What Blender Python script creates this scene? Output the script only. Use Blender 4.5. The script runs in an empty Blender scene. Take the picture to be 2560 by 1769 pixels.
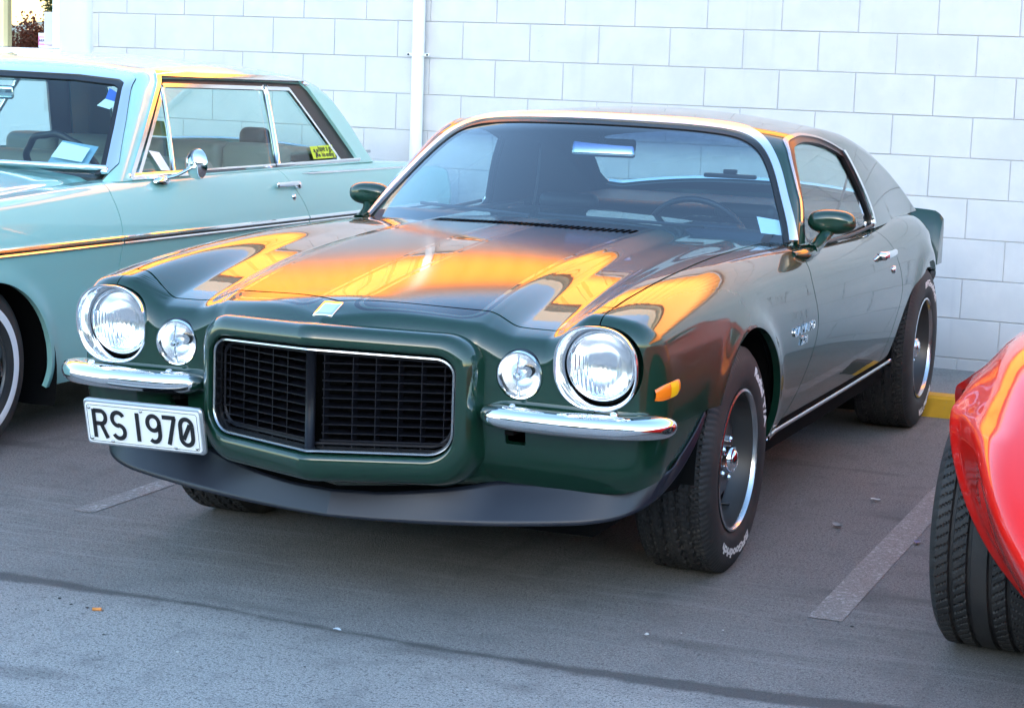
import bpy, math, random
import numpy as np
from mathutils import Vector, Matrix
random.seed(7); RNG = np.random.default_rng(7)
SC = bpy.context.scene
COL = SC.collection
PI = math.pi
R = math.radians

# ---------------------------------------------------------------- camera
CAM_POS = (2.37301535, -5.61261652, 1.4720554)
CAM_RIGHT = (0.92734454, 0.37270671, 0.03349349)
CAM_UP = (-0.08498586, 0.12259623, 0.98881119)
CAM_FWD = (-0.36443039, 0.91981513, -0.14536374)
cd = bpy.data.cameras.new('camera')
cd.sensor_width = 36.0
cd.lens = 36.0 * 5022.04 / 2560.0
cd.clip_start = 0.05
cd.clip_end = 4000
cam = bpy.data.objects.new('camera', cd)
COL.objects.link(cam)
m3 = Matrix((CAM_RIGHT, CAM_UP, tuple(-v for v in CAM_FWD))).transposed()
cam.matrix_world = Matrix.Translation(CAM_POS) @ m3.to_4x4()
SC.camera = cam

# ---------------------------------------------------------------- world, sun, exposure
SUN_EL, SUN_AZ = R(9), R(172)        # azimuth from +Y towards +X: low evening sun across the car park
world = bpy.data.worlds.new('World')
SC.world = world
world.use_nodes = True
wn = world.node_tree
wn.nodes.clear()
sky = wn.nodes.new('ShaderNodeTexSky')
sky.sky_type = 'NISHITA'
sky.sun_disc = False
sky.sun_elevation = SUN_EL
sky.sun_rotation = SUN_AZ
sky.air_density = 1.0
sky.dust_density = 0.8
sky.ozone_density = 2.0
bg = wn.nodes.new('ShaderNodeBackground')
bg.inputs[1].default_value = 0.15
wo = wn.nodes.new('ShaderNodeOutputWorld')
wn.links.new(sky.outputs[0], bg.inputs[0])
wn.links.new(bg.outputs[0], wo.inputs[0])
sl = bpy.data.lights.new('sun', 'SUN')
sl.energy = 2.8
sl.angle = R(0.5)
sl.color = (1.0, 0.76, 0.48)
sun = bpy.data.objects.new('sun', sl)
COL.objects.link(sun)
tosun = Vector((math.cos(SUN_EL) * math.sin(SUN_AZ), math.cos(SUN_EL) * math.cos(SUN_AZ), math.sin(SUN_EL)))
sun.rotation_euler = (-tosun).to_track_quat('-Z', 'Y').to_euler()
SC.view_settings.view_transform = 'Standard'
SC.view_settings.look = 'None'
SC.view_settings.gamma = 1.0
SC.view_settings.exposure = 3.1
SC.render.engine = 'CYCLES'
SC.cycles.max_bounces = 10
SC.cycles.transparent_max_bounces = 24
SC.cycles.use_denoising = True

# ---------------------------------------------------------------- node expressions
class NX:
    """a tiny expression builder for shader maths"""
    def __init__(s, nt, sock): s.nt, s.s = nt, sock
    def _op(s, op, *o, clamp=False):
        n = s.nt.nodes.new('ShaderNodeMath'); n.operation = op; n.use_clamp = clamp
        for i, q in enumerate((s,) + o):
            if isinstance(q, NX): s.nt.links.new(q.s, n.inputs[i])
            else: n.inputs[i].default_value = q
        return NX(s.nt, n.outputs[0])
    def __add__(s, o): return s._op('ADD', o)
    __radd__ = __add__
    def __sub__(s, o): return s._op('SUBTRACT', o)
    def __rsub__(s, o): return (s * -1.0) + o
    def __mul__(s, o): return s._op('MULTIPLY', o)
    __rmul__ = __mul__
    def __truediv__(s, o): return s._op('DIVIDE', o)
    def abs(s): return s._op('ABSOLUTE')
    def max(s, o): return s._op('MAXIMUM', o)
    def min(s, o): return s._op('MINIMUM', o)
    def lt(s, o): return s._op('LESS_THAN', o)
    def gt(s, o): return s._op('GREATER_THAN', o)
    def pow(s, o): return s._op('POWER', o)
    def sqrt(s): return s._op('SQRT')
    def sin(s): return s._op('SINE')
    def clamp(s): return s._op('ADD', 0.0, clamp=True)
    def step(s, a, b):
        n = s.nt.nodes.new('ShaderNodeMapRange'); n.interpolation_type = 'SMOOTHSTEP'
        s.nt.links.new(s.s, n.inputs[0])
        for i, q in ((1, a), (2, b)): n.inputs[i].default_value = q
        n.inputs[3].default_value, n.inputs[4].default_value = 0.0, 1.0
        return NX(s.nt, n.outputs[0])

class Mat:
    def __init__(s, name, base=(.8, .8, .8), rough=.5, metal=0.0, coat=0.0, coat_rough=.02, coat_ior=1.5, ior=1.5, spec=.5, emit=None):
        s.m = bpy.data.materials.new(name); s.m.use_nodes = True
        s.nt = s.m.node_tree
        s.b = s.nt.nodes['Principled BSDF']
        s.out = s.nt.nodes['Material Output']
        s.set('Base Color', base); s.set('Roughness', rough); s.set('Metallic', metal)
        s.set('Coat Weight', coat); s.set('Coat Roughness', coat_rough); s.set('Coat IOR', coat_ior); s.set('IOR', ior)
        s.set('Specular IOR Level', spec)
        s.m.diffuse_color = (*base[:3], 1)
    def set(s, k, v):
        i = s.b.inputs[k]
        if isinstance(v, NX): s.nt.links.new(v.s, i)
        elif hasattr(v, 'links') or isinstance(v, bpy.types.NodeSocket): s.nt.links.new(v, i)
        elif isinstance(v, (tuple, list)): i.default_value = (*v[:3], 1) if i.type == 'RGBA' else v
        else: i.default_value = v
    def coord(s, kind='Object'):
        n = s.nt.nodes.new('ShaderNodeTexCoord')
        return n.outputs[kind]
    def pos(s):
        return s.nt.nodes.new('ShaderNodeNewGeometry').outputs['Position']
    def sep(s, v):
        n = s.nt.nodes.new('ShaderNodeSeparateXYZ'); s.nt.links.new(v, n.inputs[0])
        return [NX(s.nt, n.outputs[i]) for i in range(3)]
    def mapping(s, v, scale=(1, 1, 1), loc=(0, 0, 0), rot=(0, 0, 0)):
        n = s.nt.nodes.new('ShaderNodeMapping'); s.nt.links.new(v, n.inputs[0])
        n.inputs['Scale'].default_value = scale; n.inputs['Location'].default_value = loc; n.inputs['Rotation'].default_value = rot
        return n.outputs[0]
    def noise(s, v, scale, detail=4, rough=.55, dist=0.0, col=False):
        n = s.nt.nodes.new('ShaderNodeTexNoise'); s.nt.links.new(v, n.inputs['Vector'])
        n.inputs['Scale'].default_value = scale; n.inputs['Detail'].default_value = detail
        n.inputs['Roughness'].default_value = rough; n.inputs['Distortion'].default_value = dist
        return n.outputs['Color'] if col else NX(s.nt, n.outputs[0])
    def voro(s, v, scale, feature='F1', out='Distance'):
        n = s.nt.nodes.new('ShaderNodeTexVoronoi'); n.feature = feature
        s.nt.links.new(v, n.inputs['Vector']); n.inputs['Scale'].default_value = scale
        return NX(s.nt, n.outputs[out]) if out == 'Distance' else n.outputs[out]
    def mix(s, f, a, b):
        n = s.nt.nodes.new('ShaderNodeMix'); n.data_type = 'RGBA'
        for i, q in ((0, f), (6, a), (7, b)):
            if isinstance(q, NX): s.nt.links.new(q.s, n.inputs[i])
            elif isinstance(q, (tuple, list)): n.inputs[i].default_value = (*q[:3], 1)
            elif isinstance(q, (int, float)): n.inputs[i].default_value = q
            else: s.nt.links.new(q, n.inputs[i])
        return n.outputs[2]
    def ramp(s, f, stops):
        n = s.nt.nodes.new('ShaderNodeValToRGB'); s.nt.links.new(f.s, n.inputs[0])
        e = n.color_ramp.elements
        while len(e) < len(stops): e.new(.5)
        for q, (p, c) in zip(e, stops): q.position = p; q.color = (*c, 1)
        return n.outputs[0]
    def bump(s, h, strength=.3, dist=.01, key='Normal'):
        n = s.nt.nodes.new('ShaderNodeBump'); n.inputs['Strength'].default_value = strength; n.inputs['Distance'].default_value = dist
        s.nt.links.new(h.s, n.inputs['Height']); s.set(key, n.outputs[0])
        return n.outputs[0]

def glass_mat(name, tint=(.9, .95, .93), ior=1.5, rough=0.0, spec=(1, 1, 1), band=None):
    """thin pane: clear transmission plus mirror reflection by Fresnel"""
    q = Mat(name); nt = q.nt
    nt.nodes.remove(q.b)
    tr = nt.nodes.new('ShaderNodeBsdfTransparent'); tr.inputs[0].default_value = (*tint, 1)
    gl = nt.nodes.new('ShaderNodeBsdfGlossy'); gl.inputs['Roughness'].default_value = rough; gl.inputs[0].default_value = (*spec, 1)
    fr = nt.nodes.new('ShaderNodeFresnel')
    bf = NX(nt, nt.nodes.new('ShaderNodeNewGeometry').outputs['Backfacing'])
    nt.links.new((bf * (1 / ior - ior) + ior).s, fr.inputs[0])     # same reflectance from either side of the pane
    mx = nt.nodes.new('ShaderNodeMixShader')
    nt.links.new(fr.outputs[0], mx.inputs[0]); nt.links.new(tr.outputs[0], mx.inputs[1]); nt.links.new(gl.outputs[0], mx.inputs[2])
    nt.links.new(mx.outputs[0], q.out.inputs[0])
    if band:
        z = q.sep(q.coord())[2]
        nt.links.new(q.mix(z.step(band[0], band[1]), tint, band[2]), tr.inputs[0])
    return q.m

# ---------------------------------------------------------------- mesh helpers
class M:
    """verts, per-vertex normals (or None), quads array, other polygons"""
    def __init__(s, V, N, Q, P=()):
        s.V = np.asarray(V, float); s.N = None if N is None else np.asarray(N, float)
        s.Q = np.asarray(Q, int).reshape(-1, 4); s.P = list(P)
    def faces(s): return [tuple(q) for q in s.Q.tolist()] + s.P
    def mirror(s, ax=0):
        k = np.ones(3); k[ax] = -1
        return M(s.V * k, None if s.N is None else s.N * k, s.Q[:, ::-1], [p[::-1] for p in s.P])
    def __add__(s, o):
        n = len(s.V)
        N = None if s.N is None or o.N is None else np.vstack([s.N, o.N])
        return M(np.vstack([s.V, o.V]), N, np.vstack([s.Q, o.Q + n]), s.P + [tuple(i + n for i in p) for p in o.P])
    def offset(s, d): return M(s.V + s.N * d, s.N, s.Q, s.P)
    def flip(s): return M(s.V, None if s.N is None else -s.N, s.Q[:, ::-1], [p[::-1] for p in s.P])

def grid(P, N=None, cu=False, cv=False, flip=False):
    P = np.asarray(P, float); nu, nv = P.shape[:2]
    i = np.arange(nu * nv).reshape(nu, nv)
    a = np.vstack([i, i[:1]]) if cu else i
    a = np.hstack([a, a[:, :1]]) if cv else a
    Q = np.stack([a[:-1, :-1], a[1:, :-1], a[1:, 1:], a[:-1, 1:]], -1).reshape(-1, 4)
    if flip: Q = Q[:, ::-1]
    return M(P.reshape(-1, 3), None if N is None else np.asarray(N).reshape(-1, 3), Q)

def clip(m, f):
    """keep the part of the mesh where f(V) > 0, cutting through faces"""
    val = np.asarray(f(m.V), float)
    val = np.where(np.abs(val) < 1e-9, 1e-9, val)
    s = val > 0
    cnt = s[m.Q].sum(1) if len(m.Q) else np.zeros(0, int)
    keep = m.Q[cnt == 4]
    polys = [p for p in m.P if all(s[list(p)])]
    mixed = [tuple(q) for q in m.Q[(cnt > 0) & (cnt < 4)].tolist()] + [p for p in m.P if any(s[list(p)]) and not all(s[list(p)])]
    nv, nn, cache, base = [], [], {}, len(m.V)
    for p in mixed:
        out = []
        for a, b in zip(p, p[1:] + p[:1]):
            if s[a]: out.append(a)
            if s[a] != s[b]:
                k = (a, b) if a < b else (b, a)
                if k not in cache:
                    t = val[k[0]] / (val[k[0]] - val[k[1]])
                    nv.append(m.V[k[0]] * (1 - t) + m.V[k[1]] * t)
                    if m.N is not None: nn.append(m.N[k[0]] * (1 - t) + m.N[k[1]] * t)
                    cache[k] = base + len(nv) - 1
                out.append(cache[k])
        if len(out) >= 3: polys.append(tuple(out))
    V = np.vstack([m.V, np.array(nv).reshape(-1, 3)])
    N = None if m.N is None else np.vstack([m.N, np.array(nn).reshape(-1, 3)])
    used = np.zeros(len(V), bool); used[keep.ravel()] = True
    for p in polys: used[list(p)] = True
    re = np.cumsum(used) - 1
    return M(V[used], None if N is None else N[used], re[keep], [tuple(int(re[i]) for i in p) for p in polys])

def flange(m, d=.012, skip=None):
    """turn the free edges inwards along the normal, as a folded sheet-metal edge"""
    from collections import Counter
    c = Counter(); dirs = {}
    for p in m.faces():
        for a, b in zip(p, p[1:] + p[:1]):
            k = (a, b) if a < b else (b, a); c[k] += 1; dirs[k] = (a, b)
    ed = [dirs[k] for k, n in c.items() if n == 1]
    if skip is not None: ed = [(a, b) for a, b in ed if not (skip(m.V[a]) and skip(m.V[b]))]
    if not ed: return m
    vs = sorted({i for e in ed for i in e}); ix = {v: k for k, v in enumerate(vs)}
    n0 = len(m.V); k = len(vs)
    top = m.V[vs]; nor = m.N[vs]; bot = top - nor * d
    side = np.zeros((k, 3))
    for a, b in ed:
        t = m.V[b] - m.V[a]; o = np.cross(t, m.N[a]); side[ix[a]] += o; side[ix[b]] += o
    side /= np.linalg.norm(side, axis=1)[:, None] + 1e-12
    Q = [(n0 + ix[b], n0 + ix[a], n0 + k + ix[a], n0 + k + ix[b]) for a, b in ed]
    return M(np.vstack([m.V, top, bot]), np.vstack([m.N, side, side]), np.vstack([m.Q, np.array(Q)]), m.P)

def sym(m):
    return m + m.mirror()

def obj(name, m, mat, parent=None, smooth=True, loc=None, rot=None, weld=False, bevel=0, sharp=None):
    me = bpy.data.meshes.new(name)
    me.from_pydata(m.V.tolist(), [], m.faces())
    me.validate(clean_customdata=False)
    if smooth:
        me.polygons.foreach_set('use_smooth', [True] * len(me.polygons))
    mats = mat if isinstance(mat, (list, tuple)) else [mat]
    for q in mats: me.materials.append(q.m if isinstance(q, Mat) else q)
    if m.N is not None and smooth and len(m.V) == len(me.vertices):
        n = m.N / (np.linalg.norm(m.N, axis=1)[:, None] + 1e-12)
        me.normals_split_custom_set_from_vertices(n.tolist())
    elif smooth and sharp is not None:
        me.set_sharp_from_angle(angle=R(sharp))
    me.update()
    o = bpy.data.objects.new(name, me); COL.objects.link(o)
    if parent is not None: o.parent = parent
    if loc is not None: o.location = loc
    if rot is not None: o.rotation_euler = rot
    if bevel:
        b = o.modifiers.new('bevel', 'BEVEL'); b.width = bevel; b.segments = 2; b.limit_method = 'ANGLE'
    return o

def inst(o, parent=None, loc=None, rot=None, name=None, scale=None):
    c = o.copy(); COL.objects.link(c)
    if name: c.name = name
    c.parent = parent
    if loc is not None: c.location = loc
    if rot is not None: c.rotation_euler = rot
    if scale is not None: c.scale = scale
    return c

def empty(name, loc=(0, 0, 0), rz=0):
    o = bpy.data.objects.new(name, None); COL.objects.link(o)
    o.location = loc; o.rotation_euler = (0, 0, rz); o.empty_display_size = .2
    return o

def tag(o, label=None, cat=None, group=None, kind=None):
    for k, v in (('label', label), ('category', cat), ('group', group), ('kind', kind)):
        if v: o[k] = v
    return o

def box(x0, x1, y0, y1, z0, z1):
    V = [(x, y, z) for x in (x0, x1) for y in (y0, y1) for z in (z0, z1)]
    Q = [(0, 1, 3, 2), (4, 6, 7, 5), (0, 4, 5, 1), (2, 3, 7, 6), (0, 2, 6, 4), (1, 5, 7, 3)]
    return M(V, None, Q)

def xf(m, mat4):
    A = np.array(mat4); V = m.V @ A[:3, :3].T + A[:3, 3]
    return M(V, None if m.N is None else m.N @ A[:3, :3].T, m.Q, m.P)

def lathe(prof, n=48, axis='z', a0=0, a1=2 * PI):
    """prof: (r, h) list; revolve about an axis"""
    prof = np.asarray(prof, float); full = abs(a1 - a0 - 2 * PI) < 1e-6
    th = np.linspace(a0, a1, n, endpoint=not full)
    P = np.zeros((n, len(prof), 3))
    c, s = np.cos(th)[:, None], np.sin(th)[:, None]
    r, h = prof[:, 0][None], prof[:, 1][None]
    if axis == 'z': P[..., 0], P[..., 1], P[..., 2] = r * c, r * s, h
    elif axis == 'x': P[..., 1], P[..., 2], P[..., 0] = r * c, r * s, h
    else: P[..., 0], P[..., 2], P[..., 1] = r * c, r * s, h
    return grid(P, cu=full, flip=True)

def tube(path, rad, n=10, caps=True, closed=False, flat=(1, 1), up=None):
    """sweep a round (or flattened) section along a path; rad scalar or per point"""
    path = np.asarray(path, float); k = len(path)
    rad = np.broadcast_to(np.asarray(rad, float), (k,))
    t = np.gradient(path, axis=0) if not closed else np.roll(path, -1, 0) - np.roll(path, 1, 0)
    t /= np.linalg.norm(t, axis=1)[:, None] + 1e-12
    u = np.array(up if up is not None else ((0, 0, 1) if abs(t[0][2]) < .9 else (1, 0, 0)), float)
    P = np.zeros((k, n, 3)); th = np.linspace(0, 2 * PI, n, endpoint=False)
    for i in range(k):
        a = np.cross(t[i], u); a /= np.linalg.norm(a) + 1e-12
        b = np.cross(a, t[i])
        if up is None: u = b
        P[i] = path[i] + rad[i] * (np.cos(th)[:, None] * a * flat[0] + np.sin(th)[:, None] * b * flat[1])
    m = grid(P, cu=closed, cv=True, flip=True)
    if caps and not closed:
        m.P.append(tuple(range(n))[::1]); m.P.append(tuple(range((k - 1) * n, k * n))[::-1])
    return m

def loft(rows, cu=False, cv=False, flip=False): return grid(np.array(rows, float), None, cu, cv, flip)

def rbox(x0, x1, y0, y1, z0, z1, r=.01, n=4):
    """box with all edges rounded"""
    c = np.array([(x0 + x1) / 2, (y0 + y1) / 2, (z0 + z1) / 2]); h = np.array([(x1 - x0) / 2, (y1 - y0) / 2, (z1 - z0) / 2])
    r = min(r, *(h * .999)); ns = 4 * (n + 1); nl = 2 * (n + 1)
    rows = []
    for j in range(nl):
        ph = -PI / 2 + PI * (j if j <= n else j - 1) / (2 * n)
        sz = -1 if j <= n else 1
        row = []
        for i in range(ns):
            q, k = divmod(i, n + 1); a = q * PI / 2 + k * PI / 2 / n
            sx = 1 if q in (0, 3) else -1; sy = 1 if q in (0, 1) else -1
            row.append(c + np.array([sx * (h[0] - r) + r * math.cos(ph) * math.cos(a), sy * (h[1] - r) + r * math.cos(ph) * math.sin(a), sz * (h[2] - r) + r * math.sin(ph)]))
        rows.append(row)
    m = loft(rows, cv=True, flip=True)
    m.P.append(tuple(range(ns))[::-1]); m.P.append(tuple(range((nl - 1) * ns, nl * ns)))
    return m

def text_mesh(s, size=1.0, extrude=.0, bold=0.0, space=1.0):
    cu = bpy.data.curves.new('t', 'FONT'); cu.body = s; cu.size = size; cu.extrude = extrude; cu.offset = bold
    cu.align_x = 'CENTER'; cu.align_y = 'CENTER'; cu.resolution_u = 4; cu.space_character = space
    o = bpy.data.objects.new('t', cu); COL.objects.link(o)
    dg = bpy.context.evaluated_depsgraph_get()
    me = o.evaluated_get(dg).to_mesh()
    V = np.array([v.co[:] for v in me.vertices]); F = [tuple(p.vertices) for p in me.polygons]
    o.evaluated_get(dg).to_mesh_clear()
    bpy.data.objects.remove(o); bpy.data.curves.remove(cu)
    return M(V, None, np.zeros((0, 4), int), F)

def pchip(xs, ys, n=3000):
    xs = np.asarray(xs, float); ys = np.asarray(ys, float)
    h = np.diff(xs); d = np.diff(ys) / h; k = len(xs); m = np.zeros(k)
    for i in range(1, k - 1):
        if d[i - 1] * d[i] > 0:
            w1, w2 = 2 * h[i] + h[i - 1], h[i] + 2 * h[i - 1]
            m[i] = (w1 + w2) / (w1 / d[i - 1] + w2 / d[i])
    m[0], m[-1] = d[0], d[-1]
    X = np.linspace(xs[0], xs[-1], n); j = np.clip(np.searchsorted(xs, X) - 1, 0, k - 2)
    t = (X - xs[j]) / h[j]
    Y = (2 * t**3 - 3 * t**2 + 1) * ys[j] + (t**3 - 2 * t**2 + t) * h[j] * m[j] + (-2 * t**3 + 3 * t**2) * ys[j + 1] + (t**3 - t**2) * h[j] * m[j + 1]
    return lambda x: np.interp(x, X, Y)
def curve(*pts):
    """smooth function through (x, y) pairs"""
    return pchip([p[0] for p in pts], [p[1] for p in pts])
def fair(f, a, b, s_small, s_big, y0, y1, n=2400):
    """fair a curve so that reflections run smoothly: little smoothing before y0, more after y1"""
    x = np.linspace(a, b, n); v = f(x); h = x[1] - x[0]; out = []
    for s_ in (s_small, s_big):
        k = int(4 * s_ / h); g_ = np.exp(-.5 * (np.arange(-k, k + 1) * h / s_) ** 2); g_ /= g_.sum()
        lo = v[0] + (v[1] - v[0]) * np.arange(-k, 0); hi = v[-1] + (v[-1] - v[-2]) * np.arange(1, k + 1)
        out.append(np.convolve(np.r_[lo, v, hi], g_, 'valid'))
    w = sstep(y0, y1, x); r = out[0] * (1 - w) + out[1] * w
    return lambda q: np.interp(q, x, r)
def crom(pts, n=12, closed=False):
    """Catmull-Rom through points of any dimension"""
    P = np.asarray(pts, float); k = len(P); out = []
    seg = k if closed else k - 1
    for i in range(seg):
        if closed: a, b, c, d = P[(i - 1) % k], P[i], P[(i + 1) % k], P[(i + 2) % k]
        else: a, b, c, d = P[max(i - 1, 0)], P[i], P[i + 1], P[min(i + 2, k - 1)]
        for t in np.linspace(0, 1, n, endpoint=False):
            out.append(.5 * (2 * b + (c - a) * t + (2 * a - 5 * b + 4 * c - d) * t * t + (3 * b - a - 3 * c + d) * t**3))
    if not closed: out.append(P[-1])
    return np.array(out)
def sstep(a, b, x):
    t = np.clip((x - a) / (b - a), 0, 1); return t * t * (3 - 2 * t)
def rint(r, *d):
    """rounded intersection of half-spaces"""
    D = np.stack(d); u = np.maximum(D + r, 0)
    return np.minimum(-r, D.max(0)) + np.sqrt((u * u).sum(0))
def shoot(F, A, D, tmax=2.0, it=20):
    lo = np.zeros(A.shape[:-1]); hi = np.full(A.shape[:-1], tmax)
    for _ in range(it):
        mid = (lo + hi) / 2; o = F(A + D * mid[..., None]) > 0
        hi = np.where(o, mid, hi); lo = np.where(o, lo, mid)
    P = A + D * ((lo + hi) / 2)[..., None]
    N = np.zeros_like(P); h = 4e-3
    for k in range(3):
        e = np.zeros(3); e[k] = h; N[..., k] = F(P + e) - F(P - e)
    N /= np.linalg.norm(N, axis=-1)[..., None] + 1e-12
    return P, N
def poly_sd(poly, r=0.0):
    """signed distance to a 2-D polygon (negative inside), optionally rounded by r"""
    P = np.asarray(poly, float)
    def f(x, y):
        p = np.stack([x, y], -1); d = np.full(p.shape[:-1], 1e9); s = np.ones(p.shape[:-1])
        for i in range(len(P)):
            a, b = P[i], P[i - 1]; e = b - a; w = p - a
            t = np.clip((w @ e) / (e @ e), 0, 1); q = w - t[..., None] * e
            d = np.minimum(d, (q * q).sum(-1))
            c1 = p[..., 1] >= a[1]; c2 = p[..., 1] < b[1]; c3 = e[0] * w[..., 1] > e[1] * w[..., 0]
            s = np.where((c1 & c2 & c3) | (~c1 & ~c2 & ~c3), -s, s)
        return s * np.sqrt(d) - r
    return f
def line_fn(pts):
    """piecewise-linear/smooth function usable as a shut line"""
    return curve(*sorted(pts))
# ---------------------------------------------------------------- materials for the vehicles
def paint(name, base, metal=.3, rough=.35, coat_ior=1.7):
    q = Mat(name, base, rough, metal, 1.0, .008, coat_ior, spec=.12)
    n = q.noise(q.coord(), 9.0, 3)
    q.bump(n, .05, .004, 'Coat Normal')
    return q
GREEN_BASE = (.0038, .029, .0165)
M_green = paint('green metallic paint', GREEN_BASE, .0, .4, 1.6)
def stripe_paint():
    q = paint('green paint with satin black stripes', GREEN_BASE, .0, .4, 1.6)
    x, y, z = q.sep(q.coord())
    ax = x.abs()
    yv = y + .147 * (1.0 - (ax / .39).min(1.0))
    dx = (ax - .2115).abs() - .1445
    dy = -.783 - yv
    r = .045
    a, b = (dx + r).max(0.0), (dy + r).max(0.0)
    sd = (a * a + b * b).sqrt() - r + ((dx.max(dy)) + r).min(0.0)
    inside = sd.step(.0015, -.0015)
    line = sd.step(.008, .010) * sd.step(.0215, .0195)
    mask = inside.max(line)
    q.set('Base Color', q.mix(mask, GREEN_BASE, (.006, .006, .009)))
    q.set('Roughness', .40 - .26 * mask)
    q.set('Coat Weight', 1.0 - mask)
    q.set('Specular IOR Level', .12 + .50 * mask)
    return q
M_stripe = stripe_paint()
M_chrome = Mat('chrome', (.86, .87, .88), .045, 1.0)
M_steel = Mat('brushed trim', (.52, .53, .54), .25, 1.0)
M_black = Mat('black plastic', (.012, .012, .013), .42)
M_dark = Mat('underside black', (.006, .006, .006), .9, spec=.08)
M_rubber = Mat('tyre rubber', (.022, .021, .021), .68)
_n = M_rubber.noise(M_rubber.coord(), 220, 3); M_rubber.bump(_n, .25, .002)
_n2 = M_rubber.noise(M_rubber.coord(), 7, 4)
M_rubber.set('Base Color', M_rubber.mix(_n2.step(.35, .75), (.017, .0165, .0165), (.040, .037, .034)))
M_letter = Mat('white tyre lettering', (.72, .70, .66), .6)
M_wstrim = Mat('bright screen trim', (.88, .89, .90), .30, 1.0)
M_spoiler = Mat('satin black air dam', (.010, .012, .020), .38, spec=.5)
M_gasket = Mat('window rubber', (.010, .010, .011), .35)
M_glass_g = glass_mat('blue tinted windscreen', (.60, .80, .90), 2.15, band=(1.13, 1.24, (.10, .16, .32)))
M_glass_s = glass_mat('side window glass', (.62, .76, .74), 1.62)
M_lens = glass_mat('lamp glass', (.94, .96, .97), 1.5)
M_reflect = Mat('lamp reflector', (.93, .94, .96), .22, 1.0)
M_trim_in = Mat('black interior vinyl', (.020, .021, .024), .5)
M_amber = Mat('amber lens', (.95, .20, .01), .15, coat=.8)
M_amber2 = Mat('amber lens bright half', (1.0, .52, .01), .15, coat=.8)
M_argent = Mat('dark argent wheel paint', (.075, .074, .073), .36, .5)
M_white = Mat('white paint', (.80, .80, .80), .5)
M_letter_b = Mat('black lettering', (.010, .010, .012), .45)
M_paper = Mat('white paper', (.80, .84, .84), .6)
M_mirror = Mat('mirror glass', (.92, .94, .95), .01, 1.0)

# ---------------------------------------------------------------- wheels
def tread_ta(th, h):
    """five ribs, zigzag grooves, shoulder sipes: depth map"""
    d = np.zeros(np.broadcast(th, h).shape)
    zz = .0035 * np.sign(np.sin(th * 54))
    for g in (-.060, -.022, .022, .060):
        d = np.maximum(d, (np.abs(h + zz - g) < .0042) * .008)
    ph = (th * 54 / PI + h * 22) % 1
    d = np.maximum(d, ((ph < .16) & (np.abs(h) > .066)) * .006)
    ph2 = (th * 54 / PI - h * 16 + .5) % 1
    d = np.maximum(d, ((ph2 < .12) & (np.abs(h) < .056) & (np.abs(np.abs(h) - .022) > .008)) * .004)
    return d
def tread_dir(th, h):
    """wide modern tyre: straight grooves and slanted cuts"""
    d = np.zeros(np.broadcast(th, h).shape)
    for g in (-.072, -.026, .026, .072):
        d = np.maximum(d, (np.abs(h - g) < .0052) * .009)
    s = np.sign(h)
    ph = (th * 40 / PI + np.abs(h) * 26) % 1
    d = np.maximum(d, ((ph < .13) & (np.abs(h) > .078)) * .006)
    ph2 = (th * 40 / PI + h * 30) % 1
    d = np.maximum(d, ((ph2 < .18) & (np.abs(h) < .066) & (np.abs(h) > .031)) * .006)
    return d
def tyre_mesh(R0, w, rb, tread=None, n=432):
    hw = w / 2
    side_o = [(rb - .004, hw - .022), (rb + .010, hw - .008), (rb + .030, hw - .001), (rb + .05, hw), (R0 - .05, hw - .001), (R0 - .03, hw - .006), (R0 - .016, hw - .014), (R0 - .007, hw - .022)]
    k = 64; hs = np.linspace(hw - .026, -(hw - .026), k)
    tr = [(R0 - .0035 * (h / hw) ** 2, h) for h in hs]
    prof = np.array(side_o + tr + [(r, -h) for r, h in side_o[::-1]])
    th = np.linspace(0, 2 * PI, n, endpoint=False)
    P = np.zeros((n, len(prof), 3)); r = np.broadcast_to(prof[:, 0], (n, len(prof))).copy(); h = np.broadcast_to(prof[:, 1], r.shape)
    if tread is not None:
        dd = tread(th[:, None], h); dd[:, :6] = 0; dd[:, -6:] = 0
        r -= dd
    P[..., 0] = h; P[..., 1] = r * np.cos(th)[:, None]; P[..., 2] = r * np.sin(th)[:, None]
    return grid(P, cu=True)
def arc_text(s, rad, size, hx, a0, flip=False, space=1.05):
    """raised letters around the sidewall; a0 = angle (deg) of the text centre from the top, clockwise seen from outside (+x)"""
    t = text_mesh(s, size, .0012, size * .045, space)
    V = t.V * (1.55, 1, 1); rr = rad + V[:, 1]; ang = R(90) - R(a0)
    # seen from +x looking to -x the picture's right is +y ... angle falls with text x
    a = ang - V[:, 0] / rad if not flip else ang + V[:, 0] / rad
    if flip: rr = rad - V[:, 1]
    # from +x, +y is to the right, so cos -> y
    W = np.stack([hx + V[:, 2], rr * np.cos(a), rr * np.sin(a)], 1)
    return M(W, None, t.Q, t.P)
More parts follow.
